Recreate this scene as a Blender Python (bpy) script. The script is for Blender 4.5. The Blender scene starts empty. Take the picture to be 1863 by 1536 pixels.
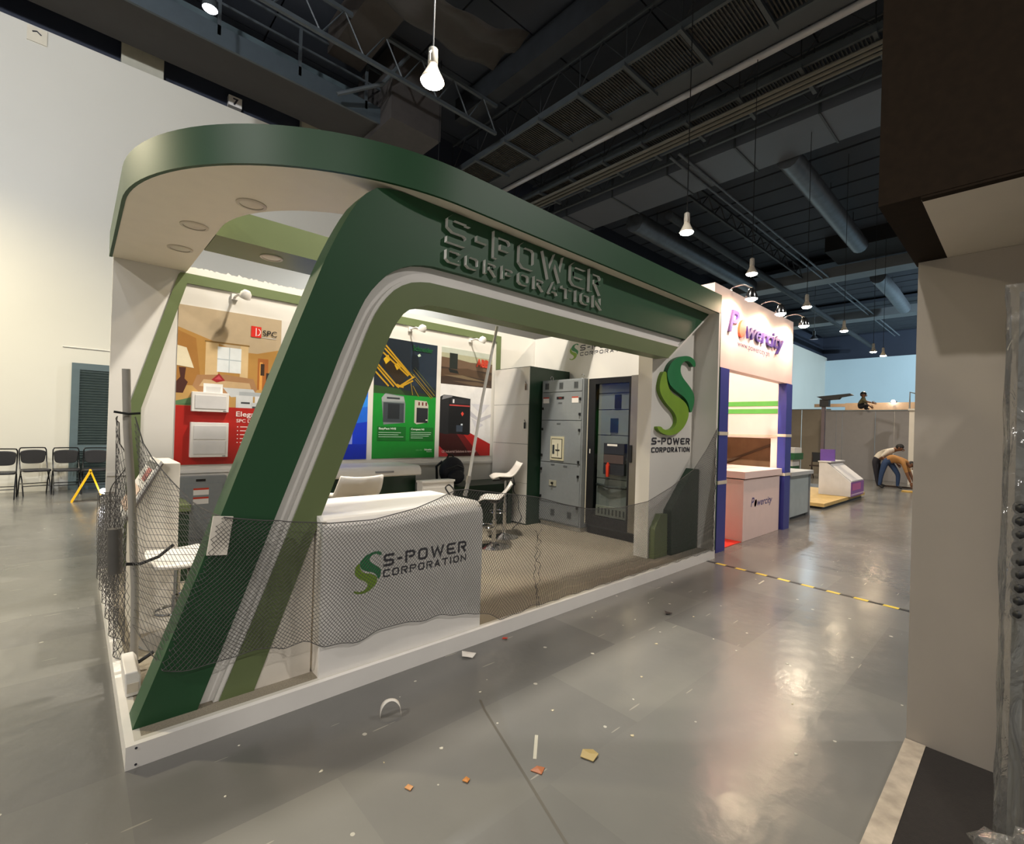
import bpy, bmesh, math, random
from mathutils import Vector, Matrix
random.seed(7)
PI = math.pi
scene = bpy.context.scene
col = scene.collection

# ------------------------------------------------------------------ camera
cam_d = bpy.data.cameras.new('camera')
cam = bpy.data.objects.new('camera', cam_d)
col.objects.link(cam)
FPX = 869.3
yaw, pitch, roll = math.radians(46.29), math.radians(0.27), math.radians(-1.711)
fw = Vector((math.cos(yaw)*math.cos(pitch), math.sin(yaw)*math.cos(pitch), math.sin(pitch)))
rt = Vector((math.sin(yaw), -math.cos(yaw), 0))
up = rt.cross(fw)
r2 = rt*math.cos(roll) - up*math.sin(roll)
u2 = rt*math.sin(roll) + up*math.cos(roll)
CAM = Vector((-0.189, -2.621, 1.5))
cam.matrix_world = Matrix(((r2.x, u2.x, -fw.x, CAM.x), (r2.y, u2.y, -fw.y, CAM.y), (r2.z, u2.z, -fw.z, CAM.z), (0, 0, 0, 1)))
cam_d.sensor_fit = 'HORIZONTAL'
cam_d.sensor_width = 36
cam_d.lens = FPX/1863*36
cam_d.shift_x = -(967.4-931.5)/1863
cam_d.shift_y = (776.2-768)/1863
cam_d.clip_start = 0.05
cam_d.clip_end = 200
scene.camera = cam

# ------------------------------------------------------------------ world, exposure
world = bpy.data.worlds.new('world')
scene.world = world
world.use_nodes = True
bg = world.node_tree.nodes['Background']
bg.inputs[0].default_value = (1.0, 0.97, 0.93, 1)
bg.inputs[1].default_value = 0.22
scene.view_settings.view_transform = 'Standard'
scene.view_settings.look = 'None'
scene.view_settings.exposure = 0.0
scene.view_settings.gamma = 1.0
scene.view_settings.use_curve_mapping = False

WARM = (1.0, 0.86, 0.66)
NEUT = (1.0, 0.93, 0.82)
WHITE = (1.0, 0.95, 0.89)
COOL = (0.66, 0.87, 1.0)
# position, power, colour, cone, radius   (lamps hung on cords; their bodies are built further down)
PENDANTS = [((2.28, 1.53, 5.0), 105, WARM), ((7.21, 1.47, 5.0), 330, WARM), ((10.04, 1.51, 5.0), 330, WARM),
            ((13.58, 1.5, 5.0), 330, WARM), ((17.39, 1.55, 5.0), 330, WARM), ((22.26, 1.7, 5.0), 330, WARM), ((23.53, 1.61, 5.0), 300, WARM)]
ASSUMED_HIGHBAYS_AND_FILL = [((2.7, 0.80, 7.19), 1650, NEUT), ((-3.0, -5.5, 7.19), 560, WHITE), ((-2.5, -10.0, 4.6), 1250, WHITE),  # some assumed from shadows, others added to brighten booth front, emblem panel and walls
            ((6.0, -5.0, 7.19), 850, WHITE), ((17.0, -4.5, 7.19), 1100, NEUT),
            ((-4.5, 7.2, 7.19), 2200, (1.0, 0.88, 0.60)), ((6.5, 8.2, 7.19), 900, (0.92, 0.97, 1.0)), ((30.0, 6.0, 7.19), 2000, COOL), ((-6.0, -1.2, 7.19), 1350, WHITE)]
# floods added out of view to brighten the walls: position, aim, power, colour
FILL_FLOODS = [((-6.0, 4.0, 8.6), (-0.8, 10.7, 5.4), 900, (0.97, 0.96, 1.0)), ((-2.0, 1.0, 8.6), (4.0, 10.7, 6.2), 1500, (0.94, 0.97, 1.0)),
          ((38.0, -6.0, 8.6), (50.0, 4.0, 4.5), 6500, COOL), ((33.0, -7.0, 8.6), (43.0, 10.7, 5.0), 6500, COOL)]
def spot_light(name, loc, power, color, cone=150, blend=0.5, radius=0.12, target=None):
    d = bpy.data.lights.new(name, 'SPOT')
    d.energy = power; d.color = color; d.spot_size = math.radians(cone); d.spot_blend = blend; d.shadow_soft_size = radius
    o = bpy.data.objects.new(name, d); col.objects.link(o); o.location = loc
    if target is not None:
        o.rotation_euler = (Vector(target)-Vector(loc)).to_track_quat('-Z', 'Y').to_euler()
    return o
for L, P, c in PENDANTS: spot_light('pendant_light', (L[0], L[1], L[2]-0.16), P, c, 150, 0.6, 0.1)
for L, P, c in ASSUMED_HIGHBAYS_AND_FILL: spot_light('added_highbay_light', (L[0], L[1], L[2]-0.2), P, c, 156, 0.6, 0.14)

for L, T, P, c in FILL_FLOODS: spot_light('fill_flood_light', L, P, c, 118, 0.7, 0.2, target=T)

# ------------------------------------------------------------------ materials
def lin(h):
    v = [int(h[i:i+2], 16)/255 for i in (0, 2, 4)]
    return tuple(x/12.92 if x <= 0.04045 else ((x+0.055)/1.055)**2.4 for x in v)
MATS = {}
def mat(name, hexc, rough=0.5, metal=0.0, vary=0.06, scale=6.0, bump=0.0, bscale=60.0, emit=0.0, coat=0.0, alpha=1.0, spec=0.5, trans=0.0):
    if name in MATS: return MATS[name]
    m = bpy.data.materials.new(name); m.use_nodes = True
    nt = m.node_tree; b = nt.nodes['Principled BSDF']
    c = lin(hexc)
    tc = nt.nodes.new('ShaderNodeTexCoord')
    nz = nt.nodes.new('ShaderNodeTexNoise'); nz.inputs['Scale'].default_value = scale; nz.inputs['Detail'].default_value = 4
    nt.links.new(tc.outputs['Object'], nz.inputs['Vector'])
    rp = nt.nodes.new('ShaderNodeValToRGB')
    rp.color_ramp.elements[0].position = 0.3; rp.color_ramp.elements[1].position = 0.7
    rp.color_ramp.elements[0].color = (*[x*(1-vary) for x in c], 1)
    rp.color_ramp.elements[1].color = (*[min(1, x*(1+vary)) for x in c], 1)
    nt.links.new(nz.outputs['Fac'], rp.inputs['Fac'])
    nt.links.new(rp.outputs['Color'], b.inputs['Base Color'])
    b.inputs['Roughness'].default_value = rough; b.inputs['Metallic'].default_value = metal
    b.inputs['Specular IOR Level'].default_value = spec
    b.inputs['Coat Weight'].default_value = coat
    b.inputs['Transmission Weight'].default_value = trans
    if bump > 0:
        n2 = nt.nodes.new('ShaderNodeTexNoise'); n2.inputs['Scale'].default_value = bscale; n2.inputs['Detail'].default_value = 3
        nt.links.new(tc.outputs['Object'], n2.inputs['Vector'])
        bp = nt.nodes.new('ShaderNodeBump'); bp.inputs['Strength'].default_value = bump; bp.inputs['Distance'].default_value = 0.01
        nt.links.new(n2.outputs['Fac'], bp.inputs['Height']); nt.links.new(bp.outputs['Normal'], b.inputs['Normal'])
    if emit > 0:
        b.inputs['Emission Color'].default_value = (*c, 1); b.inputs['Emission Strength'].default_value = emit
    if alpha < 1: b.inputs['Alpha'].default_value = alpha
    MATS[name] = m
    return m

def floor_material():
    m = bpy.data.materials.new('painted_concrete'); m.use_nodes = True
    nt = m.node_tree; b = nt.nodes['Principled BSDF']; N = nt.nodes.new; Lk = nt.links.new
    tc = N('ShaderNodeTexCoord')
    n1 = N('ShaderNodeTexNoise'); n1.inputs['Scale'].default_value = 0.55; n1.inputs['Detail'].default_value = 5
    Lk(tc.outputs['Object'], n1.inputs['Vector'])
    r1 = N('ShaderNodeValToRGB')
    r1.color_ramp.elements[0].position = 0.35; r1.color_ramp.elements[1].position = 0.68
    r1.color_ramp.elements[0].color = (*lin('6b6a66'), 1); r1.color_ramp.elements[1].color = (*lin('807e78'), 1)
    Lk(n1.outputs['Fac'], r1.inputs['Fac'])
    # repainted rectangular patches
    br = N('ShaderNodeTexBrick'); br.inputs['Scale'].default_value = 1.0; br.inputs['Mortar Size'].default_value = 0.0
    br.inputs['Brick Width'].default_value = 1.3; br.inputs['Row Height'].default_value = 0.62; br.inputs['Bias'].default_value = -0.2
    br.inputs['Color1'].default_value = (0.80, 0.80, 0.82, 1); br.inputs['Color2'].default_value = (1.1, 1.1, 1.08, 1)
    Lk(tc.outputs['Object'], br.inputs['Vector'])
    mx = N('ShaderNodeMix'); mx.data_type = 'RGBA'; mx.blend_type = 'MULTIPLY'; mx.inputs['Factor'].default_value = 0.9
    Lk(r1.outputs['Color'], mx.inputs['A']); Lk(br.outputs['Color'], mx.inputs['B'])
    # pale chips of paint
    vo = N('ShaderNodeTexVoronoi'); vo.inputs['Scale'].default_value = 5.0; vo.inputs['Randomness'].default_value = 1
    Lk(tc.outputs['Object'], vo.inputs['Vector'])
    nd = N('ShaderNodeTexNoise'); nd.inputs['Scale'].default_value = 14
    Lk(tc.outputs['Object'], nd.inputs['Vector'])
    ad = N('ShaderNodeMath'); ad.operation = 'MULTIPLY_ADD'; ad.inputs[1].default_value = 0.16; Lk(nd.outputs['Fac'], ad.inputs[0]); Lk(vo.outputs['Distance'], ad.inputs[2])
    lt = N('ShaderNodeMath'); lt.operation = 'LESS_THAN'; lt.inputs[1].default_value = 0.128; Lk(ad.outputs[0], lt.inputs[0])
    m2 = N('ShaderNodeMix'); m2.data_type = 'RGBA'; Lk(lt.outputs[0], m2.inputs['Factor'])
    Lk(mx.outputs['Result'], m2.inputs['A']); m2.inputs['B'].default_value = (*lin('b5b1a4'), 1)
    # long scratches
    mp = N('ShaderNodeMapping'); mp.inputs['Scale'].default_value = (0.8, 9, 1); mp.inputs['Rotation'].default_value = (0, 0, 0.6)
    Lk(tc.outputs['Object'], mp.inputs['Vector'])
    v2 = N('ShaderNodeTexVoronoi'); v2.inputs['Scale'].default_value = 1.7; Lk(mp.outputs['Vector'], v2.inputs['Vector'])
    l2 = N('ShaderNodeMath'); l2.operation = 'LESS_THAN'; l2.inputs[1].default_value = 0.07; Lk(v2.outputs['Distance'], l2.inputs[0])
    m3 = N('ShaderNodeMix'); m3.data_type = 'RGBA'; 
    sc = N('ShaderNodeMath'); sc.operation = 'MULTIPLY'; sc.inputs[1].default_value = 0.5; Lk(l2.outputs[0], sc.inputs[0]); Lk(sc.outputs[0], m3.inputs['Factor'])
    Lk(m2.outputs['Result'], m3.inputs['A']); m3.inputs['B'].default_value = (*lin('b0ab9c'), 1)
    Lk(m3.outputs['Result'], b.inputs['Base Color'])
    n4 = N('ShaderNodeTexNoise'); n4.inputs['Scale'].default_value = 2.5; n4.inputs['Detail'].default_value = 6; Lk(tc.outputs['Object'], n4.inputs['Vector'])
    r4 = N('ShaderNodeMapRange'); r4.inputs['To Min'].default_value = 0.12; r4.inputs['To Max'].default_value = 0.30; Lk(n4.outputs['Fac'], r4.inputs['Value']); Lk(r4.outputs['Result'], b.inputs['Roughness'])
    n5 = N('ShaderNodeTexNoise'); n5.inputs['Scale'].default_value = 9; n5.inputs['Detail'].default_value = 4; Lk(tc.outputs['Object'], n5.inputs['Vector'])
    bp = N('ShaderNodeBump'); bp.inputs['Strength'].default_value = 0.12; bp.inputs['Distance'].default_value = 0.02; Lk(n5.outputs['Fac'], bp.inputs['Height']); Lk(bp.outputs['Normal'], b.inputs['Normal'])
    b.inputs['Specular IOR Level'].default_value = 0.7
    return m

M_floor = floor_material()
M_white = mat('white_laminate', 'e6e2dc', 0.42, vary=0.02)
M_wall = mat('white_paint', 'dcd8d0', 0.6, vary=0.03, scale=1.5)
M_hall = mat('hall_partition_paint', 'd2cfc4', 0.45, vary=0.03, scale=0.4)
M_hallfar = mat('far_partition_paint', 'c3d2d8', 0.6, vary=0.02, scale=0.4)
M_dkgreen = mat('dark_green_laminate', '1b4828', 0.5, vary=0.06, scale=3)
M_olive = mat('olive_green_laminate', '66734b', 0.42, vary=0.04, scale=3)
M_blackgreen = mat('bottle_green_panel', '14301f', 0.35, vary=0.06)
M_carpet = mat('needle_felt_carpet', '8d8473', 0.95, vary=0.18, scale=140, bump=0.5, bscale=300)
M_steelgrey = mat('grey_powder_coat', '84898b', 0.4, vary=0.03, scale=20)
M_greydark = mat('dark_grey_powder_coat', '33383a', 0.45, vary=0.05)
M_black = mat('black_plastic', '17181a', 0.4, vary=0.1)
M_blackmetal = mat('black_tube_metal', '1c1c1d', 0.3, metal=0.6)
M_vinyl = mat('black_vinyl', '242426', 0.42, vary=0.1, bump=0.15, bscale=120)
M_chrome = mat('chrome', 'c8c8c8', 0.12, metal=1.0, vary=0.02)
M_steel = mat('brushed_steel', 'a8a498', 0.32, metal=0.9, vary=0.05)
M_silver = mat('galvanised_duct', '6b7076', 0.4, metal=0.7, vary=0.15, scale=4)
M_letter = mat('white_acrylic_letter', 'e9e7e2', 0.35, vary=0.02)
M_ink = mat('charcoal_vinyl_print', '2e2e38', 0.5, vary=0.05)
M_logo_dk = mat('emerald_vinyl', '1c7a44', 0.35, vary=0.08)
M_logo_lt = mat('leaf_green_vinyl', '7fa32b', 0.35, vary=0.08)
M_logo_dk3 = mat('emerald_foam_side', '14532e', 0.4, vary=0.08)
M_logo_lt3 = mat('leaf_green_foam_side', '5d7d20', 0.4, vary=0.08)
M_net = mat('black_nylon_cord', '4c4a48', 0.7, vary=0.2, scale=40)
M_blue = mat('royal_blue_laminate', '33398a', 0.4, vary=0.05)
M_pinkwhite = mat('warm_white_laminate', 'e4dccf', 0.5, vary=0.02)
M_pink = mat('white_laminate_pink_lit', 'ead3cc', 0.5, vary=0.02)  # white laminate with the neighbouring booth's pink glow put into its colour
M_soffit = mat('cream_soffit', 'ede4d1', 0.5, vary=0.02)
M_beigelt = mat('beige_laminate_bounce_lit', 'cfc5b5', 0.6, vary=0.02)  # the wall's beige, lightened in place of light bounced off the floor
M_red = mat('red_carpet', 'd8301f', 0.9, vary=0.1, scale=60)
M_brown = mat('dark_brown_laminate', '231a11', 0.85, vary=0.15, scale=30, spec=0.15)
M_beige = mat('beige_laminate', 'b5ab9e', 0.6, vary=0.02)
M_yellow = mat('yellow_plastic', 'f0b80a', 0.4, vary=0.04)
M_ply = mat('plywood', 'c7a768', 0.6, vary=0.12, scale=8)
M_ceil = mat('dark_ceiling_panel', '363b44', 0.75, vary=0.1, scale=0.8)
M_ceildark = mat('black_ceiling_steel', '24272b', 0.6, vary=0.2, scale=3)
M_truss = mat('grey_painted_truss', '3e4448', 0.5, vary=0.15, scale=3)
M_bulb = mat('lit_bulb_glass', 'ffe2b8', 0.3, emit=150.0, vary=0)
M_bulbcool = mat('lit_cool_bulb_glass', 'f2f6ff', 0.3, emit=25.0, vary=0)
M_film = None
def film_material():
    m = bpy.data.materials.new('clear_plastic_film'); m.use_nodes = True
    nt = m.node_tree; N = nt.nodes.new; Lk = nt.links.new
    for n in list(nt.nodes): nt.nodes.remove(n)
    out = N('ShaderNodeOutputMaterial'); tr = N('ShaderNodeBsdfTransparent'); gl = N('ShaderNodeBsdfGlossy'); df = N('ShaderNodeBsdfDiffuse'); ms = N('ShaderNodeMixShader'); m2 = N('ShaderNodeMixShader')
    tr.inputs[0].default_value = (0.86, 0.85, 0.82, 1)
    gl.inputs['Roughness'].default_value = 0.12
    df.inputs[0].default_value = (0.6, 0.58, 0.54, 1)
    tc = N('ShaderNodeTexCoord'); nz = N('ShaderNodeTexNoise'); nz.inputs['Scale'].default_value = 9; nz.inputs['Detail'].default_value = 5; nz.inputs['Distortion'].default_value = 1.2
    mp = N('ShaderNodeMapping'); mp.inputs['Scale'].default_value = (1, 1, 0.35); Lk(tc.outputs['Object'], mp.inputs[0]); Lk(mp.outputs[0], nz.inputs['Vector'])
    bp = N('ShaderNodeBump'); bp.inputs['Strength'].default_value = 0.9; bp.inputs['Distance'].default_value = 0.06
    Lk(nz.outputs['Fac'], bp.inputs['Height']); Lk(bp.outputs['Normal'], gl.inputs['Normal']); Lk(bp.outputs['Normal'], df.inputs['Normal'])
    lw = N('ShaderNodeLayerWeight'); lw.inputs['Blend'].default_value = 0.35; Lk(bp.outputs['Normal'], lw.inputs['Normal'])
    m2.inputs[0].default_value = 0.16; Lk(tr.outputs[0], m2.inputs[1]); Lk(df.outputs[0], m2.inputs[2])
    Lk(lw.outputs['Fresnel'], ms.inputs[0]); Lk(m2.outputs[0], ms.inputs[1]); Lk(gl.outputs[0], ms.inputs[2])
    Lk(ms.outputs[0], out.inputs['Surface'])
    return m
M_film = film_material()
def glass_material():
    m = bpy.data.materials.new('cabinet_glass'); m.use_nodes = True
    nt = m.node_tree; N = nt.nodes.new; Lk = nt.links.new
    for n in list(nt.nodes): nt.nodes.remove(n)
    out = N('ShaderNodeOutputMaterial'); tr = N('ShaderNodeBsdfTransparent'); gl = N('ShaderNodeBsdfGlossy'); ms = N('ShaderNodeMixShader')
    tr.inputs[0].default_value = (0.86, 0.88, 0.86, 1); gl.inputs['Roughness'].default_value = 0.03
    nz = N('ShaderNodeTexNoise'); nz.inputs['Scale'].default_value = 3
    mr = N('ShaderNodeMapRange'); mr.inputs['To Min'].default_value = 0.025; mr.inputs['To Max'].default_value = 0.05; Lk(nz.outputs['Fac'], mr.inputs['Value'])
    Lk(mr.outputs['Result'], ms.inputs[0]); Lk(tr.outputs[0], ms.inputs[1]); Lk(gl.outputs[0], ms.inputs[2]); Lk(ms.outputs[0], out.inputs['Surface'])
    return m
M_glass = glass_material()
def flat(hexc, rough=0.4): return mat('print_'+hexc, hexc, rough, vary=0.04, scale=12)

# ------------------------------------------------------------------ mesh helpers
class MB:
    def __init__(s): s.v = []; s.f = []; s.m = []
    def add(s, verts, faces, mi=0):
        o = len(s.v); s.v += [tuple(p) for p in verts]
        for f in faces: s.f.append([i+o for i in f]); s.m.append(mi)
        return s
    def box(s, x0, y0, z0, x1, y1, z1, mi=0):
        x0, x1 = min(x0, x1), max(x0, x1); y0, y1 = min(y0, y1), max(y0, y1); z0, z1 = min(z0, z1), max(z0, z1)
        v = [(x0,y0,z0),(x1,y0,z0),(x1,y1,z0),(x0,y1,z0),(x0,y0,z1),(x1,y0,z1),(x1,y1,z1),(x0,y1,z1)]
        return s.add(v, [(3,2,1,0),(4,5,6,7),(0,1,5,4),(1,2,6,5),(2,3,7,6),(3,0,4,7)], mi)
    def prism(s, poly, axis, a, b, mi=0, side=None):
        def P(p, t):
            return (t, p[0], p[1]) if axis == 'x' else (p[0], t, p[1]) if axis == 'y' else (p[0], p[1], t)
        n = len(poly); v = [P(p, a) for p in poly]+[P(p, b) for p in poly]
        o = len(s.v); s.add(v, [list(range(n))[::-1], list(range(n, 2*n))], mi)
        for i in range(n):
            j = (i+1) % n; s.f.append([o+i, o+j, o+n+j, o+n+i]); s.m.append(mi if side is None else side)
        return s
    def band(s, A, B, axis, a, b, mi=0, side=None):
        """solid strip between two polylines of equal length"""
        n = len(A)
        def P(p, t):
            return (t, p[0], p[1]) if axis == 'x' else (p[0], t, p[1]) if axis == 'y' else (p[0], p[1], t)
        v = [P(p, a) for p in A]+[P(p, a) for p in B]+[P(p, b) for p in A]+[P(p, b) for p in B]
        o = len(s.v); s.v += v; sd = mi if side is None else side
        for i in range(n-1):
            j = i+1
            s.f.append([o+i, o+j, o+n+j, o+n+i]); s.m.append(mi)
            s.f.append([o+2*n+i, o+3*n+i, o+3*n+j, o+2*n+j]); s.m.append(mi)
            s.f.append([o+i, o+2*n+i, o+2*n+j, o+j]); s.m.append(sd)
            s.f.append([o+n+i, o+n+j, o+3*n+j, o+3*n+i]); s.m.append(sd)
        for i in (0, n-1): s.f.append([o+i, o+n+i, o+3*n+i, o+2*n+i]); s.m.append(sd)
        return s
    def tube(s, path, r, n=8, mi=0, cap=True, closed=False):
        path = [Vector(p) for p in path]; k = len(path); o = len(s.v)
        rr = r if isinstance(r, (list, tuple)) else [r]*k
        up0 = None
        for i, p in enumerate(path):
            if closed: t = path[(i+1) % k]-path[i-1]
            else: t = path[min(i+1, k-1)]-path[max(i-1, 0)]
            if t.length < 1e-9: t = Vector((0, 0, 1))
            t.normalize()
            if up0 is None:
                a = Vector((0, 0, 1)) if abs(t.z) < 0.9 else Vector((1, 0, 0))
            else: a = up0
            x = t.cross(a)
            if x.length < 1e-6: x = t.cross(Vector((1, 0.3, 0)))
            x.normalize(); y = x.cross(t).normalized(); up0 = y
            for q in range(n):
                an = 2*PI*q/n; s.v.append(tuple(p+x*math.cos(an)*rr[i]+y*math.sin(an)*rr[i]))
        for i in range(k if closed else k-1):
            for q in range(n):
                a, b = o+i*n+q, o+i*n+(q+1) % n; c, d = o+((i+1) % k)*n+(q+1) % n, o+((i+1) % k)*n+q
                s.f.append([a, b, c, d]); s.m.append(mi)
        if cap and not closed:
            s.f.append([o+q for q in range(n)][::-1]); s.m.append(mi)
            s.f.append([o+(k-1)*n+q for q in range(n)]); s.m.append(mi)
        return s
    def lathe(s, prof, n=20, c=(0, 0, 0), mi=0, cap=True):
        o = len(s.v); k = len(prof)
        for r, z in prof:
            for q in range(n): s.v.append((c[0]+r*math.cos(2*PI*q/n), c[1]+r*math.sin(2*PI*q/n), c[2]+z))
        for i in range(k-1):
            for q in range(n):
                s.f.append([o+i*n+q, o+i*n+(q+1) % n, o+(i+1)*n+(q+1) % n, o+(i+1)*n+q]); s.m.append(mi)
        if cap:
            s.f.append([o+q for q in range(n)][::-1]); s.m.append(mi); s.f.append([o+(k-1)*n+q for q in range(n)]); s.m.append(mi)
        return s
    def ball(s, c, r, nu=14, nv=9, mi=0, jit=0.0):
        r = r if isinstance(r, (tuple, list)) else (r, r, r); o = len(s.v)
        for i in range(nv+1):
            th = PI*i/nv
            for q in range(nu):
                ph = 2*PI*q/nu; k = 1+random.uniform(-jit, jit)
                s.v.append((c[0]+r[0]*k*math.sin(th)*math.cos(ph), c[1]+r[1]*k*math.sin(th)*math.sin(ph), c[2]+r[2]*k*math.cos(th)))
        for i in range(nv):
            for q in range(nu):
                s.f.append([o+i*nu+q, o+(i+1)*nu+q, o+(i+1)*nu+(q+1) % nu, o+i*nu+(q+1) % nu]); s.m.append(mi)
        return s
    def poly(s, pts, mi=0): return s.add(pts, [list(range(len(pts)))], mi)
    def stroke(s, pl, w, d, fn, mi=0, side=None, closed=False):
        """flat ribbon along a 2-D polyline, mitred, with depth; fn(u, v, depth) -> world"""
        n = len(pl); P = [Vector(p) for p in pl]; Lp = []; Rp = []
        for i in range(n):
            if closed: a, b = P[i]-P[i-1], P[(i+1) % n]-P[i]
            else:
                a = P[i]-P[i-1] if i > 0 else P[1]-P[0]; b = P[i+1]-P[i] if i < n-1 else P[n-1]-P[n-2]
            a.normalize(); b.normalize()
            na, nb = Vector((-a.y, a.x)), Vector((-b.y, b.x)); mN = na+nb
            if mN.length < 1e-6: mN = na
            mN.normalize(); k = min(2.2, 1/max(0.35, mN.dot(na)))
            Lp.append(P[i]+mN*w/2*k); Rp.append(P[i]-mN*w/2*k)
        sd = mi if side is None else side; o = len(s.v)
        for p in Lp: s.v.append(tuple(fn(p.x, p.y, d)))
        for p in Rp: s.v.append(tuple(fn(p.x, p.y, d)))
        if d > 0.0015:
            for p in Lp: s.v.append(tuple(fn(p.x, p.y, 0)))
            for p in Rp: s.v.append(tuple(fn(p.x, p.y, 0)))
        for i in range(n if closed else n-1):
            j = (i+1) % n
            s.f.append([o+i, o+n+i, o+n+j, o+j]); s.m.append(mi)
            if d > 0.0015:
                s.f.append([o+2*n+i, o+i, o+j, o+2*n+j]); s.m.append(sd)
                s.f.append([o+n+i, o+3*n+i, o+3*n+j, o+n+j]); s.m.append(sd)
        if d > 0.0015 and not closed:
            for i in (0, n-1): s.f.append([o+i, o+2*n+i, o+3*n+i, o+n+i]); s.m.append(sd)
        return s
    def build(s, name, mats, parent=None, smooth=False, bevel=0.0, org=None):
        if not isinstance(mats, (list, tuple)): mats = [mats]
        if parent is not None: o3 = Vector(parent.get('_org', (0, 0, 0)))
        elif org is not None: o3 = Vector(org)
        else:
            xs, ys, zs = zip(*s.v); o3 = Vector(((min(xs)+max(xs))/2, (min(ys)+max(ys))/2, min(zs)))
        me = bpy.data.meshes.new(name)
        me.from_pydata([tuple(Vector(p)-o3) for p in s.v], [], s.f)
        for m in mats: me.materials.append(m)
        me.polygons.foreach_set('material_index', s.m)
        bm = bmesh.new(); bm.from_mesh(me); bmesh.ops.recalc_face_normals(bm, faces=bm.faces); bm.to_mesh(me); bm.free()
        if smooth:
            me.polygons.foreach_set('use_smooth', [True]*len(me.polygons))
            try: me.set_sharp_from_angle(angle=math.radians(40))
            except Exception: pass
        ob = bpy.data.objects.new(name, me); col.objects.link(ob)
        ob['_org'] = tuple(o3)
        if parent is not None: ob.parent = parent
        else: ob.location = o3
        if bevel > 0:
            md = ob.modifiers.new('bevel', 'BEVEL'); md.width = bevel; md.segments = 2; md.limit_method = 'ANGLE'; md.angle_limit = math.radians(40)
        return ob
def thing(name, label, cat, loc=(0, 0, 0), group=None):
    o = bpy.data.objects.new(name, None); col.objects.link(o); o.location = loc; o['_org'] = tuple(loc)
    o.empty_display_size = 0.1
    return tag(o, label, cat, group)
def tag(o, label=None, cat=None, group=None, kind=None):
    if label: o['label'] = label
    if cat: o['category'] = cat
    if group: o['group'] = group
    if kind: o['kind'] = kind
    return o
def copy_tree(o, parent=None):
    c = o.copy(); col.objects.link(c); c.parent = parent
    for ch in [x for x in KIDS(o)]: copy_tree(ch, c)
    return c
def KIDS(o): return list(o.children)
def place(o, loc, rz=0, label=None, group=None):
    o.location = loc; o.rotation_euler = (0, 0, rz)
    if label: o['label'] = label
    if group: o['group'] = group
    return o
def smoothline(pts, k=6, closed=False):
    P = [Vector(p) for p in pts]; n = len(P); out = []
    for i in range(n if closed else n-1):
        g = lambda q: P[q % n] if closed else P[max(0, min(n-1, q))]
        p0, p1, p2, p3 = g(i-1), g(i), g(i+1), g(i+2)
        for t in range(k):
            t /= k
            out.append(tuple(0.5*((2*p1)+(p2-p0)*t+(2*p0-5*p1+4*p2-p3)*t*t+(3*p1-p0-3*p2+p3)*t**3)))
    if not closed: out.append(tuple(P[-1]))
    return out
def resample(pts, n):
    P = [Vector(p) for p in pts]; L = [0]
    for a, b in zip(P, P[1:]): L.append(L[-1]+(b-a).length)
    out = []; j = 0
    for i in range(n):
        t = L[-1]*i/(n-1)
        while j < len(P)-2 and L[j+1] < t: j += 1
        k = (t-L[j])/max(1e-9, L[j+1]-L[j]); out.append(tuple(P[j].lerp(P[j+1], min(1, k))))
    return out
def text_mesh(mb, s, fn, size, mi=0, shear=0.0, bold=0.0, align='LEFT', width=None, d=0.0, side=None):
    cu = bpy.data.curves.new('tmp', 'FONT'); cu.body = s; cu.size = size; cu.shear = shear; cu.offset = bold; cu.align_x = 'LEFT'; cu.resolution_u = 3
    ob = bpy.data.objects.new('tmp', cu); col.objects.link(ob)
    bpy.context.view_layer.update()
    me = bpy.data.meshes.new_from_object(ob.evaluated_get(bpy.context.evaluated_depsgraph_get()))
    xs = [v.co.x for v in me.vertices] or [0]
    x0, x1 = min(xs), max(xs); k = (width/(x1-x0)) if width else 1.0
    V = [((v.co.x-x0)*k, v.co.y) for v in me.vertices]; F = [list(p.vertices) for p in me.polygons]
    mb.add([fn(u, v, d) for u, v in V], F, mi)
    if d > 0.004:
        ed = {}
        for f in F:
            for a, b in zip(f, f[1:]+f[:1]): ed.setdefault((min(a, b), max(a, b)), []).append((a, b))
        o = len(mb.v); mb.v += [tuple(fn(u, v, d)) for u, v in V]+[tuple(fn(u, v, 0)) for u, v in V]; n = len(V)
        for e, l in ed.items():
            if len(l) == 1: mb.f.append([o+l[0][0], o+l[0][1], o+n+l[0][1], o+n+l[0][0]]); mb.m.append(mi if side is None else side)
    bpy.data.objects.remove(ob); bpy.data.curves.remove(cu); bpy.data.meshes.remove(me)
    return mb
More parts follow.
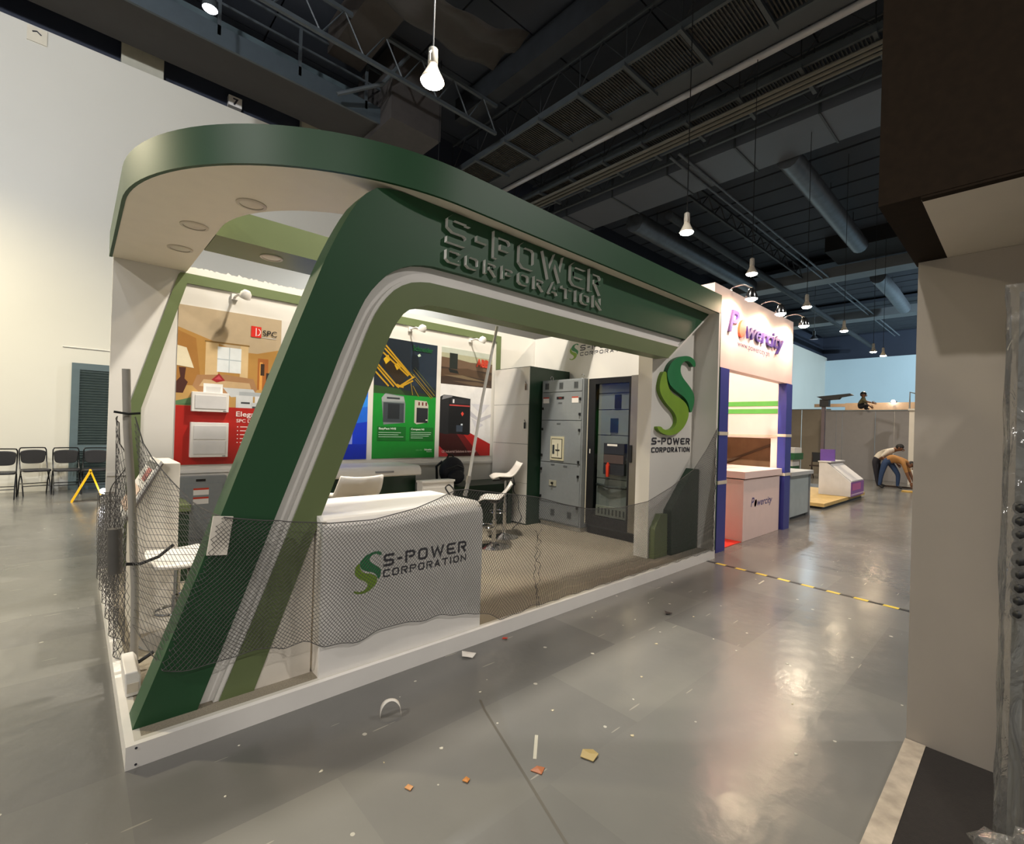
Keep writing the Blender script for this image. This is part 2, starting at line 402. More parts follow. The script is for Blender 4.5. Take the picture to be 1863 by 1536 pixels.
# squared sign lettering: strokes in a unit-high cell
def glyph(ch, W, t):
    a, b, c = t/2, W-t/2, 0.13; lo, hi = t/2, 1-t/2; mid = 0.48
    G = {
     'S': [[(b, hi-0.14), (b, hi), (a+c, hi), (a, hi-c), (a, mid+c*0.7), (a+c, mid), (b-c, mid), (b, mid-c*0.7), (b, lo+c), (b-c, lo), (0, lo)]],
     'P': [[(a, 0), (a, hi), (b-c, hi), (b, hi-c), (b, mid+c), (b-c, mid), (a+t, mid)]],
     'O': [[(a+c, lo), (b-c, lo), (b, lo+c), (b, hi-c), (b-c, hi), (a+c, hi), (a, hi-c), (a, lo+c)]],
     'W': [[(a, 1), (W*0.27, lo), (W*0.5, hi*0.9), (W*0.73, lo), (b, 1)]],
     'E': [[(W, hi), (a+c, hi), (a, hi-c), (a, lo+c), (a+c, lo), (W, lo)], [(a, mid), (b-0.05, mid)]],
     'R': [[(a, 0), (a, hi), (b-c, hi), (b, hi-c), (b, mid+c), (b-c, mid), (a+t, mid)], [(W*0.5, mid), (b, 0)]],
     'C': [[(b, hi-0.16), (b, hi), (a+c, hi), (a, hi-c), (a, lo+c), (a+c, lo), (b, lo), (b, lo+0.16)]],
     'A': [[(a, 0), (W*0.5, hi), (b, 0)], [(W*0.25, 0.3), (W*0.75, 0.3)]],
     'T': [[(0, hi), (W, hi)], [(W/2, 0), (W/2, hi)]],
     'I': [[(W/2, 0), (W/2, 1)]],
     'N': [[(a, 0), (a, hi*0.98), (b, lo), (b, 1)]],
     '-': [[(0, mid), (W, mid)]]}
    return G[ch]
GW = {'I': 0.3, '-': 0.42, 'W': 1.25}
def sign_text(s, x0, z0, width, height, fn, t=0.2, gap=0.22, d=0.0):
    """yields (char, builder)"""
    ws = [GW.get(ch, 0.85) for ch in s]; tot = sum(ws)+gap*(len(s)-1); k = width/tot; x = x0
    for ch, w in zip(s, ws):
        mb = MB()
        for pl in glyph(ch, w, t):
            mb.stroke([(x+p[0]*k, z0+p[1]*height) for p in pl], t*height, d, fn, 0, 1 if d > 0.0015 else None, closed=(ch == 'O'))
        yield ch, mb
        x += (w+gap)*k
LOGO_A = [(1385,210),(1380,172),(1345,152),(1300,158),(1250,185),(1215,225),(1195,275),(1193,315),(1213,370),(1258,408),(1308,438),(1340,480),(1355,532),(1367,534),(1381,480),(1384,432),(1370,390),(1338,350),(1300,310),(1280,268),(1284,222),(1308,192),(1336,186),(1360,202),(1366,214)]
LOGO_B = [(1172,292),(1155,340),(1150,400),(1165,450),(1200,500),(1240,540),(1263,580),(1265,620),(1245,655),(1210,670),(1180,664),(1166,650),(1145,650),(1149,670),(1172,690),(1220,704),(1270,690),(1310,655),(1336,610),(1350,560),(1345,512),(1320,472),(1280,446),(1230,420),(1205,380),(1194,332),(1190,294)]
def logo_poly(src, u0, v0, w, h):
    return [(u0+(x-1145)/240*w, v0+(1-(y-150)/555)*h) for x, y in smoothline(src, 3, True)]

# ================================================================== the hall (setting)
HW = 10.7                                  # face of the long hall partition
def struct(o): o['kind'] = 'structure'; return o
struct(MB().box(-14, -16, -0.2, 52, 12, 0).build('floor', M_floor, org=(0, 0, 0)))
wl = struct(MB().box(-14, HW, 0, 52, HW+0.12, 8.93).build('wall_left', M_hall, org=(0, HW, 0)))
struct(MB().box(50.0, -16, 0, 50.2, HW, 8.6).build('wall_far', M_hallfar, org=(50, 0, 0)))
struct(MB().box(50.4, -16, 8.0, 50.5, HW+0.4, 11.2).build('wall_far_upper', mat('navy_upper_wall', '2b3140', 0.7, vary=0.1, scale=0.5), org=(50.4, 0, 8)))
# dark clerestory above the partition with pale columns
wu = struct(MB().box(-14, HW+0.35, 8.6, 52, HW+0.45, 11.1).build('wall_upper', mat('navy_upper_wall', '2b3140', 0.7, vary=0.1, scale=0.5), org=(0, HW, 8.6)))
for k, x in enumerate((0.33, 3.95)):
    tag(MB().box(x, HW-0.05+0.2, 8.94, x+0.72, HW+0.34, 10.9).build('column_head', mat('pale_concrete', 'b5b2a2', 0.7, vary=0.06), bevel=0.01),
        ('pale concrete column head above the partition, left of the number seven plate', 'pale concrete column head above the partition, just over the rounded canopy corner')[k], 'column', 'pale column heads above the hall partition')
# number plates
t = thing('number_plate', 'small white plate with black number seven above the hall partition', 'sign', (2.42, HW+0.2, 9.1))
MB().box(2.30, HW+0.20, 9.12, 2.58, HW+0.345, 9.36).build('plate', M_white, t)
mb = MB(); text_mesh(mb, '7', lambda u, v, d: (2.39+u, HW+0.197, 9.16+v), 0.22, bold=0.008); mb.build('lettering', M_ink, t)
t = thing('number_plate', 'small cream plate with faint mark near the top left corner of the photo', 'sign', (-0.93, HW-0.1, 8.6))
MB().box(-1.03, HW-0.02, 8.62, -0.76, HW-0.002, 8.9).build('plate', mat('cream_plate', 'd8d0bc', 0.5), t)
mb = MB(); mb.tube([(-0.96, HW-0.025, 8.80), (-0.9, HW-0.025, 8.83), (-0.84, HW-0.025, 8.78)], 0.012, 6); mb.build('mark', M_ink, t)
# louvred door in the partition
dr = struct(MB().box(-0.26, HW-0.05, 0, 0.66, HW-0.002, 2.55).build('door_1', mat('slate_green_door', '4b5a58', 0.5, vary=0.05), org=(0, HW, 0)))
dr2 = MB()
for a, b in (((-0.26, -0.14), (0, 2.55)), ((0.54, 0.66), (0, 2.55))): dr2.box(a[0], HW-0.075, b[0], a[1], HW-0.05, b[1])
dr2.box(-0.14, HW-0.075, 2.42, 0.54, HW-0.05, 2.55); dr2.box(-0.14, HW-0.075, 0, 0.54, HW-0.05, 0.12); dr2.box(-0.14, HW-0.075, 0.78, 0.54, HW-0.05, 0.90)
dr2.build('door_frame', mat('slate_green_frame', '55656a', 0.45, vary=0.05), dr)
slat = MB().prism([(HW-0.062, 0.0), (HW-0.055, 0.0), (HW-0.09, 0.028), (HW-0.097, 0.028)], 'x', -0.14, 0.54)
first = slat.build('slat', mat('slate_slat', '5a6a6c', 0.45), dr)
zs = [0.14+0.053*i for i in range(12)]+[0.92+0.053*i for i in range(28)]
first.location = (0, 0, zs[0])
for z in zs[1:]:
    c = first.copy(); col.objects.link(c); c.location = (0, 0, z)
tag(MB().tube([(-0.4, HW-0.01, 2.86), (0.25, HW-0.01, 2.86), (0.62, HW-0.01, 2.84)], 0.012, 6).build('conduit', M_wall), 'thin painted conduit line above the louvred door', 'conduit')

# ceiling of dark panels
cl = struct(MB().box(-14, -16, 11.1, 52, 12, 11.25).build('ceiling', M_ceildark, org=(0, 0, 11.1)))
pan = MB().box(0.02, 0.02, 11.04, 2.98, 2.38, 11.1).build('ceiling_panel', M_ceil, cl)
for i in range(-2, 17):
    for j in range(-3, 5):
        o = pan if (i, j) == (-2, -3) else pan.copy()
        if o is not pan: col.objects.link(o)
        o.location = (i*3.0, j*2.4+1.1, 0)
rib = MB().box(-0.54, -7, 10.55, 0.54, 10.6, 10.75).build('ceiling_slat', M_ceil, cl)
for i, x in enumerate([15.2+1.2*k for k in range(9)]+[28.4+1.2*k for k in range(7)]+[38.4+1.2*k for k in range(9)]):
    o = rib if i == 0 else rib.copy()
    if i: col.objects.link(o)
    o.location = (x, 0, 0)
def beam(name, label, cat, args, m, group=None, bevel=0.0):
    return tag(MB().box(*args).build(name, m, bevel=bevel), label, cat, group)
def catwalk_y(x0, x1, z, y0, y1, label, pipes=0):
    t = thing('catwalk', label, 'catwalk', ((x0+x1)/2, y0, z), 'overhead catwalks')
    for x in (x0, x1):
        MB().box(x-0.035, y0, z-0.08, x+0.035, y1, z+0.08).build('chord', M_truss, t)
        MB().box(x-0.02, y0, z+0.85, x+0.02, y1, z+0.90).build('handrail', M_truss, t)
    n = int((y1-y0)/1.3); zigs = {x0: MB(), x1: MB()}
    for i in range(n+1):
        y = y0+(y1-y0)*i/n
        MB().box(x0-0.12, y-0.04, z-0.14, x1+0.12, y+0.04, z-0.06).build('cross_member', M_truss, t)
        for x in (x0, x1):
            zigs[x].tube([(x, y, z), (x, y, z+0.86)], 0.014, 5, cap=False)
            if i < n: zigs[x].tube([(x, y, z+0.05), (x, y+(y1-y0)/n/2, z+0.83), (x, y+(y1-y0)/n, z+0.05)], 0.013, 5, cap=False)
    for zg in zigs.values(): zg.build('lattice', M_ceildark, t)
    gr = MB(); k = int((y1-y0)/0.07)
    for i in range(k): gr.box(x0, y0+i*0.07, z-0.03, x1, y0+i*0.07+0.028, z)
    tag(gr.build('grating', mat('dull_grating', '34332f', 0.7, vary=0.25), t), kind='stuff')
    for p in range(pipes):
        MB().tube([(x0+0.16+0.16*p, y0, z-0.2), (x0+0.16+0.16*p, y1, z-0.2)], 0.045, 8).build('pipe', mat('dull_pipe', '5c5a52', 0.5), t)
    return t
catwalk_y(8.25, 9.35, 9.5, -7, 10.2, 'long grey catwalk with ladder-like frames, nearest one crossing above the booth')
catwalk_y(10.9, 11.75, 9.5, -7, 10.2, 'narrow grey catwalk carrying three pipes, just beyond the pale ceiling pipe', 3)
beam('ceiling_duct', 'flat dark duct between the near catwalk and the pale ceiling pipe', 'duct', (9.42, -7, 9.55, 9.98, 10.2, 10.0), mat('dark_duct', '3f4449', 0.5, vary=0.1, scale=1), None)
tag(MB().tube([(10.07, -7, 9.5), (10.07, 2, 9.5), (10.07, 10.3, 9.5)], 0.075, 10).build('ceiling_pipe', mat('pale_pipe', '9c9da0', 0.4, vary=0.05), smooth=True), 'long straight pale pipe running across the dark ceiling', 'pipe')
t = thing('air_duct', 'wide rectangular blue-grey air duct crossing under the ceiling', 'duct', (13.7, 1.6, 9.5))
MB().box(12.9, -7, 9.5, 14.5, 10.2, 10.15).build('body', mat('blue_grey_duct', '565c66', 0.45, vary=0.06, scale=1), t)
for y in (-5.2, -3.1, -1.0, 1.1, 3.2, 5.3, 7.4, 9.5):
    MB().box(12.87, y, 9.47, 14.53, y+0.05, 10.18).build('flange', M_truss, t)
def truss_y(x, z, y0, y1, label):
    t = thing('lattice_truss', label, 'truss', (x, y0, z), 'lattice trusses under the ceiling')
    for dz in (0, 0.62): MB().box(x-0.04, y0, z+dz-0.04, x+0.04, y1, z+dz+0.04).build('chord', M_truss, t)
    zg = MB(); n = int((y1-y0)/0.9)
    for i in range(n):
        a, b = y0+(y1-y0)*i/n, y0+(y1-y0)*(i+1)/n; zg.tube([(x, a, z), (x, (a+b)/2, z+0.62), (x, b, z)], 0.02, 5, cap=False)
    zg.build('lattice', M_truss, t); return t
truss_y(12.45, 9.55, -7, 10.2, 'lattice truss running beside the wide rectangular duct')
truss_y(12.1, 9.9, -7, 10.2, 'dark lattice truss squeezed between narrow catwalk and wide duct')
def truss_x(y, z, x0, x1, h, label, m=M_truss):
    t = thing('lattice_truss', label, 'truss', (x0, y, z), 'lattice trusses under the ceiling')
    for dz in (0, h): MB().box(x0, y-0.04, z+dz-0.04, x1, y+0.04, z+dz+0.04).build('chord', m, t)
    zg = MB(); n = max(2, int((x1-x0)/0.9))
    for i in range(n):
        a, b = x0+(x1-x0)*i/n, x0+(x1-x0)*(i+1)/n; zg.tube([(a, y, z), ((a+b)/2, y, z+h), (b, y, z)], 0.022, 5, cap=False)
    zg.build('lattice', m, t)
    for x in (x0+.3, (x0+x1)/2, x1-.3): MB().tube([(x, y, z+h), (x, y, 11.03)], .015, 6).build('hanger', M_black, t)
    return t
truss_x(7.6, 9.5, -6, 7.9, 0.75, 'lattice truss running along the left side behind the near pendant lamp')
# walkway along the partition, upper left
t = thing('wall_walkway', 'dark railed walkway running along the top of the hall partition', 'catwalk', (0, 9.4, 8.9))
MB().box(-8, 8.95, 9.15, 5.2, 10.35, 9.28).build('deck', mat('walkway_deck', '2f2c2a', 0.7), t)
MB().box(-8, 8.9, 9.1, 5.2, 8.96, 9.5).build('edge_beam', mat('slate_beam', '3d464c', 0.5), t)
for z in (9.95, 10.35): MB().box(-8, 8.91, z, 5.2, 8.95, z+0.05).build('handrail', M_truss, t)
for i in range(9): MB().box(-7.6+1.55*i, 8.9, 9.3, -7.54+1.55*i, 8.96, 10.4).build('post', M_truss, t)
MB().box(-8, 10.3, 9.3, 5.2, 10.36, 10.6).build('back_panel', mat('teal_grey_panel', '4c5a5e', 0.6, vary=0.25, scale=2), t)
MB().box(5.2, 8.3, 9.0, 6.6, 10.3, 10.9).build('end_box', mat('brown_grey_box', '3b3735', 0.7, vary=0.1), t)
tag(MB().tube([(4.0, 8.6, 9.1), (4.9, 8.2, 9.6), (5.4, 7.9, 10.4)], 0.05, 8).build('brace', M_truss), 'slanting grey brace at the end of the walkway', 'brace')
# black cloth slung under the ceiling
mb = MB(); nx, ny = 22, 8; g = []
for i in range(nx+1):
    for j in range(ny+1):
        u, v = i/nx, j/ny; x = 2.2+4.6*u; y = 6.4-1.8*v*(1-0.3*u)
        z = 10.1-0.75*math.sin(PI*u)*(0.4+0.6*v)+0.09*math.sin(9*v+5*u)+0.05*math.sin(22*u); g.append((x, y, z))
mb.add(g, [(i*(ny+1)+j, (i+1)*(ny+1)+j, (i+1)*(ny+1)+j+1, i*(ny+1)+j+1) for i in range(nx) for j in range(ny)])
o = mb.build('ceiling_cloth', mat('black_cloth', '34312f', 0.9, vary=0.1), smooth=True); o.modifiers.new('thick', 'SOLIDIFY').thickness = 0.01
tag(o, 'sagging dark cloth slung under the ceiling left of the near pendant', 'cloth')
beam('ceiling_beam', 'dark brown ceiling beam behind the near pendant lamp', 'beam', (3.9, -7, 10.2, 4.7, 9, 10.9), mat('brown_beam', '332d28', 0.7), 'dark ceiling beams')
beam('ceiling_beam', 'dark ceiling beam just before the near catwalk', 'beam', (7.5, -7, 10.3, 7.9, 9, 10.9), M_ceildark, 'dark ceiling beams')
for k, (y, lab) in enumerate(((4.45, 'left one of two thin pipes running lengthwise past the wide duct'), (4.72, 'right one of two thin pipes running lengthwise past the wide duct'))):
    tag(MB().tube([(12.0, y, 9.45), (26, y, 9.45), (45, y, 9.45)], 0.04, 8).build('ceiling_pipe', M_silver), lab, 'pipe', 'lengthwise ceiling pipes')
tag(MB().tube([(14.56, 2.4, 9.6), (18, 2.42, 9.6), (23.4, 2.5, 9.6)], 0.32, 14).build('round_duct', M_silver, smooth=True), 'short silver round duct running lengthwise, nearer one', 'duct', 'silver round ducts')
tag(MB().tube([(28.5, 2.8, 9.6), (32, 2.8, 9.6), (36, 2.85, 9.5)], 0.34, 14).build('round_duct', M_silver, smooth=True), 'short silver round duct running lengthwise, farther one', 'duct', 'silver round ducts')
tag(MB().tube([(15.2, 8.1, 9.6), (22, 8.2, 9.7), (26.4, 8.2, 9.7)], 0.38, 14).build('round_duct', M_silver, smooth=True), 'dark silver round duct running lengthwise behind the second pendant lamp', 'duct', 'silver round ducts')
tag(MB().tube([(15.2, 6.6, 9.4), (25, 6.7, 9.4), (48, 6.8, 9.3)], 0.16, 10).build('ceiling_pipe', M_ceildark, smooth=True), 'thick dark pipe running lengthwise towards the far wall', 'pipe', 'lengthwise ceiling pipes')
for nm in ('round_duct', 'round_duct.001', 'round_duct.002'):
    o = bpy.data.objects[nm]; og = Vector(o['_org']); bb = [Vector(c) for c in o.bound_box]; xa, xb = min(c.x for c in bb), max(c.x for c in bb)
    for k in (.15, .5, .85):
        x = og.x+xa+(xb-xa)*k; MB().tube([(x, og.y, og.z+.5), (x, og.y, 11.08)], .012, 6).build('hanger', M_black, o)
beam('ceiling_beam', 'pale grey cross duct seen above the third pendant lamp', 'duct', (26.6, -7, 9.4, 27.6, 10, 9.9), mat('pale_duct', '6d7276', 0.45, vary=0.1, scale=1), None)
beam('ceiling_beam', 'pale grey cross duct near the far end of the hall', 'duct', (36.5, -7, 9.3, 37.6, 10, 9.8), mat('pale_duct', '6d7276'), None)
beam('ceiling_void', 'black box beam between the silver round ducts', 'beam', (24.2, -3, 9.9, 26.4, 4.0, 10.8), mat('void_black', '0f1013', 0.8), 'dark ceiling beams')
truss_x(5.6, 9.6, 14.7, 26.4, 0.5, 'thin lattice truss running lengthwise between two pendant lamps', M_ceildark)

# ------------------------------------------------------------------ hanging lamps
def pendant_proto():
    t = thing('pendant_lamp', 'x', 'lamp', (0, 0, 0))
    MB().tube([(0, 0, 0.22), (0, 0, 3.0), (0, 0, 6.0)], 0.008, 6).build('cord', M_black, t)
    MB().lathe([(0.02, 0.24), (0.045, 0.22), (0.05, 0.08), (0.04, 0.06)], 14).build('socket', mat('grey_socket', 'b8b5ae', 0.4), t, smooth=True)
    MB().tube([(-0.07, 0, 0.06), (-0.075, 0, 0.13), (-0.03, 0, 0.19), (0.03, 0, 0.19), (0.075, 0, 0.13), (0.07, 0, 0.06)], 0.010, 6).build('bracket', mat('grey_socket', 'b8b5ae'), t, smooth=True)
    MB().lathe([(0.045, 0.07), (0.055, 0.03), (0.085, -0.03), (0.112, -0.08), (0.115, -0.10)], 18, cap=False).build('reflector', mat('frosted_reflector', 'd9d2c4', 0.4), t, smooth=True)
    MB().lathe([(0.112, -0.09), (0.105, -0.115), (0.06, -0.135), (0.004, -0.14)], 18).build('bulb', M_bulb, t, smooth=True)
    return t
pl = ['nearest bright pendant lamp hanging above the booth', 'second pendant lamp along the row, above the right end of the booth', 'third pendant lamp along the row, above the neighbouring sign',
      'fourth pendant lamp along the row, right of the neighbouring sign', 'fifth pendant lamp along the receding row', 'sixth pendant lamp along the receding row, small', 'farthest small pendant lamp of the row']
pp = pendant_proto()
for i, (L, P, c) in enumerate(PENDANTS):
    o = pp if i == 0 else copy_tree(pp)
    place(o, L, 0.6, pl[i], 'row of pendant lamps')
    if i == 3: [c for c in o.children if c.name.startswith('cord')][0].scale = (1, 1, 0.749)
hb = thing('added_highbay_lamp', 'x', 'lamp', (0, 0, 0))
MB().tube([(0, 0, 0.3), (0, 0, 2.2), (0, 0, 3.85)], 0.01, 6).build('cord', M_black, hb)
MB().lathe([(0.06, 0.34), (0.08, 0.32), (0.08, 0.1), (0.06, 0.08)], 14).build('ballast', M_greydark, hb, smooth=True)
MB().lathe([(0.06, 0.1), (0.12, 0.02), (0.19, -0.1), (0.21, -0.14)], 20, cap=False).build('reflector', M_silver, hb, smooth=True)
MB().lathe([(0.05, 0.04), (0.09, -0.02), (0.08, -0.08), (0.004, -0.1)], 14).build('bulb', M_bulbcool, hb, smooth=True)
hl = ['assumed high-bay lamp over the booth front, above the picture', 'added unseen high-bay lamp over the aisle, lighting the booth front', 'assumed low-hung high-bay lamp far behind the viewer', 'added unseen high-bay lamp over the aisle, brightening the emblem panel', 'added unseen high-bay lamp farther down the aisle, lighting the fronts',
      'assumed high-bay lamp by the hall partition, left of the picture', 'added high-bay lamp by the hall partition behind the booth', 'added cool high-bay lamp far down the hall, tinting the far wall', 'added unseen high-bay lamp far left of the viewer, lighting left-facing sides']
for i, (L, P, c) in enumerate(ASSUMED_HIGHBAYS_AND_FILL):
    o = hb if i == 0 else copy_tree(hb)
    place(o, L, 0, hl[i], 'assumed and added high-bay lamps')
    if L[2] < 6: [c for c in o.children if c.name.startswith('cord')][0].scale = (1, 1, 1.675)
fl_lab = ['added unseen flood lamp brightening the near partition', 'added unseen flood lamp brightening the length of the partition', 'added unseen flood lamp far down the hall, brightening the end wall', 'added unseen flood lamp far down the hall, brightening the far corner']
for (L, T, P, c), lb in zip(FILL_FLOODS, fl_lab):
    t = thing('flood_lamp', lb, 'lamp', L, 'added wall-washing flood lamps'); dv = (Vector(T)-Vector(L)).normalized(); back = Vector(L)-dv*0.14
    MB().tube([tuple(back-dv*0.25), tuple(back-dv*0.1), tuple(back)], [0.1, 0.2, 0.22], 12).build('housing', M_greydark, t, smooth=True)
    MB().tube([tuple(back), tuple(back+dv*0.02)], 0.2, 12).build('lens', M_bulbcool, t)
    MB().tube([tuple(back-dv*0.12), (back.x, back.y, 9.2), (back.x, back.y, 11.03 if L[0] < 14 else 10.54)], 0.02, 6).build('stem', M_truss, t)
# small flood fitting on the left truss, visible at the top edge
t = thing('flood_lamp', 'small white flood lamp on the truss at the upper left', 'lamp', (1.35, 7.5, 8.7))
MB().lathe([(0.05, 0.25), (0.09, 0.2), (0.12, 0.05), (0.12, 0.0)], 14, (1.35, 7.5, 8.72)).build('housing', M_greydark, t, smooth=True)
MB().lathe([(0.115, 0.0), (0.08, -0.03), (0.004, -0.04)], 14, (1.35, 7.5, 8.72)).build('lens', M_bulbcool, t, smooth=True)
MB().tube([(1.35, 7.5, 8.95), (1.35, 7.52, 9.25), (1.35, 7.58, 9.5)], 0.02, 6).build('yoke', M_truss, t)
t = thing('exit_light', 'small white box light under the ceiling beside the brown fascia', 'lamp', (15.5, -1.2, 6.0))
MB().box(15.45, -1.05, 6.02, 15.6, -0.75, 6.16).build('housing', M_black, t)
MB().box(15.44, -1.04, 5.93, 15.58, -0.76, 6.02).build('lens', mat('pale_diffuser', 'dfe4ea', 0.4), t)
MB().tube([(15.52, -0.9, 6.16), (15.52, -0.9, 9), (15.52, -0.9, 10.54)], 0.012, 6).build('stem', M_black, t)

# ================================================================== the green booth
ZS, ZT = 2.965, 3.187                      # canopy underside / top
PF = 0.1                                   # platform floor
t = thing('platform', 'low white-edged platform with grey carpet carrying the green booth', 'platform', (2.7, 1.6, 0))
MB().box(0.03, 0.03, 0, 5.41, 3.33, 0.088).build('deck', M_ply, t)
MB().box(0.055, 0.055, 0.088, 5.40, 3.33, 0.1).build('carpet', M_carpet, t)
MB().box(0, 0, 0, 5.44, 0.03, 0.1).build('edge_board', M_white, t)
MB().box(0, 0.03, 0, 0.03, 3.33, 0.1).build('edge_board', M_white, t)
MB().box(0.03, 0.03, 0.088, 5.41, 0.055, 0.1005).build('edge_trim', mat('pale_trim', 'cbc6bb', 0.5), t)
MB().box(0.03, 0.055, 0.088, 0.055, 3.33, 0.1005).build('edge_trim', mat('pale_trim', 'cbc6bb'), t)
for x, z in ((0.035, 0.085), (0.035, 0.015)): MB().tube([(x, 0.001, z), (x, -0.002, z)], 0.005, 8).build('screw', M_ink, t)
# back wall ----------------------------------------------------------
t = thing('back_wall', 'white back wall of the green booth with olive frame band', 'booth wall', (2.7, 3.27, 0.1))
MB().box(0.03, 3.24, 0.1, 5.53, 3.30, 3.02).build('panel', M_wall, t)
fo = [(0.165, 0.1), (0.178, 1.62), (0.515, 2.925), (0.53, 2.945), (0.56, 2.95), (4.672, 2.95), (4.672, 0.1)]
fi = [(0.262, 0.1), (0.262, 1.585), (0.585, 2.84), (0.587, 2.848), (0.60, 2.85), (4.59, 2.85), (4.59, 0.1)]
MB().band(fo, fi, 'y', 3.222, 3.24).build('frame_band', M_olive, t)
MB().box(0.03, 3.228, 0.95, 4.6, 3.24, 0.985).build('ledge', M_white, t)
mb = MB()
for i in range(24):
    x = 0.62+0.05*i; mb.prism([(x, 3.018), (x+0.05, 3.018), (x+0.04, 3.02+random.random()*0.022), (x+0.015, 3.02+random.random()*0.028)], 'y', 3.243, 3.247)
mb.build('torn_edge', M_pinkwhite, t)
t = thing('end_wall', 'white right-hand end wall inside the green booth behind the cabinets', 'booth wall', (5.47, 1.8, 0.1))
MB().box(5.44, 0.49, 0.1, 5.50, 3.24, 3.02).build('panel', M_wall, t)
FX = lambda x: (lambda u, v, d: (x-d-0.0012, -u, v))            # surface facing -X : u grows to the right (-Y)
mb = MB(); pr_ = logo_poly(LOGO_A, -2.45, 2.60, 0.18, 0.25); mb.poly([(5.4385, -u, v) for u, v in pr_], 0)
mb.poly([(5.4385, -u, v) for u, v in logo_poly(LOGO_B, -2.45, 2.60, 0.18, 0.25)], 1); mb.build('logo', [M_logo_dk, M_logo_lt], t)
mb = MB()
for s_, u0, z0, w, h in (('S-POWER', -2.235, 2.73, 0.98, 0.085), ('CORPORATION', -2.235, 2.65, 0.98, 0.055)):
    for ch, b in sign_text(s_, u0, z0, w, h, FX(5.44)): mb.add(b.v, b.f)
mb.build('lettering', M_ink, t)

# canopy --------------------------------------------------------------
def arc(c, r, a0, a1, n): return [(c[0]+r*math.cos(math.radians(a0+(a1-a0)*i/n)), c[1]+r*math.sin(math.radians(a0+(a1-a0)*i/n))) for i in range(n+1)]
R1 = 1.65
outer = [(5.44, 0.0)]+arc((R1, R1), R1, 270, 180, 28)+[(0.0, 3.235)]
inner = [(5.44, 0.58)]+arc((R1, R1+0.03), 1.07, 270, 180, 28)+[(0.58, 3.235)]
outer2 = [(5.44, 0.022)]+arc((R1, R1), R1-0.022, 270, 180, 28)+[(0.022, 3.235)]
t = thing('canopy', 'green-edged canopy with rounded corner and white underside above the booth', 'canopy', (2.7, 1.6, ZS))
MB().band(outer2, inner, 'z', ZS, ZT-0.02).build('soffit', M_soffit, t)
fas = MB().band(outer, outer2, 'z', ZS-0.004, ZT).build('fascia', M_dkgreen, t, smooth=True)
bm_ = MB().box(0.585, 1.88, ZS, 5.43, 2.37, 3.205).build('cross_beam', M_olive, t)
def downlight(x, y, z, par):
    r_ = MB().lathe([(0.092, 0.0), (0.092, -0.006), (0.072, -0.008), (0.072, -0.002)], 24, (x, y, z)).build('downlight', mat('cream_ring', 'c9bfae', 0.4), par, smooth=True)
    MB().lathe([(0.07, -0.003), (0.05, -0.005), (0.003, -0.006)], 20, (x, y, z)).build('lens', mat('frosted_lens', 'd5cdbd', 0.3), r_)
for x, y in ((0.64, 1.06), (0.43, 1.80), (0.43, 2.48)): downlight(x, y, ZS, t)
downlight(1.05, 2.12, ZS, t)
# right-hand jamb closing the canopy
t = thing('end_jamb', 'white jamb with green outer edge at the right end of the booth', 'booth wall', (5.41, 0.15, 0.1))
MB().box(5.385, 0.012, 0.1, 5.42, 0.30, ZS).build('inner_face', M_wall, t)
MB().box(5.385, 0.0, 0.1, 5.42, 0.012, ZS).build('front_edge', M_wall, t)
MB().box(5.42, 0.0, 0.1, 5.44, 0.49, ZS).build('outer_face', M_dkgreen, t)

# arch -----------------------------------------------------------------
Dk = smoothline([(.030,.1),(.139,.41),(.249,.74),(.383,1.154),(.567,1.721),(.719,2.174),(.828,2.485),(.94,2.735),(1.02,2.86),(1.11,2.934),(1.25,2.960)], 5)+[(1.5, 2.962), (5.38, 2.963)]
Wo = smoothline([(.271,.1),(.486,.703),(.845,1.723),(.893,1.868),(1.024,2.205),(1.109,2.342),(1.203,2.442),(1.349,2.524),(1.5,2.553)], 5)+[(1.8, 2.560), (4.834, 2.574)]
Wi = smoothline([(.362,.1),(.585,.70),(.953,1.732),(1.092,2.122),(1.179,2.275),(1.25,2.355),(1.352,2.416),(1.48,2.444)], 5)+[(1.8, 2.452), (4.690, 2.468)]
Li = smoothline([(.516,.1),(.884,1.127),(1.185,1.985),(1.283,2.180),(1.345,2.244),(1.461,2.292),(1.6,2.303)], 5)+[(1.8, 2.305), (4.485, 2.320)]
def lock(pts, knee, n1=40, n2=24):
    """resample leg and header separately so that bands pair up"""
    i = min(range(len(pts)), key=lambda k: abs(pts[k][0]-knee)); return resample(pts[:i+1], n1)+resample(pts[i:], n2)[1:]
A, B, C_, D_ = lock(Dk, 1.25), lock(Wo, 1.5), lock(Wi, 1.48), lock(Li, 1.6)
t = thing('arch_frame', 'big slanted dark green and olive arch forming the booth front', 'arch', (2.5, 0.2, 0.1))
MB().band(A, B, 'y', 0.13, 0.297).build('dark_band', M_dkgreen, t)
MB().band(B, C_, 'y', 0.175, 0.27).build('light_channel', M_white, t)
MB().band(C_, D_, 'y', 0.14, 0.297).build('olive_band', M_olive, t)
lip = [(p[0]*0.25+q[0]*0.75, p[1]*0.25+q[1]*0.75) for p, q in zip(B, C_)]
MB().band(lip, C_, 'y', 0.150, 0.175).build('channel_lip', M_white, t)
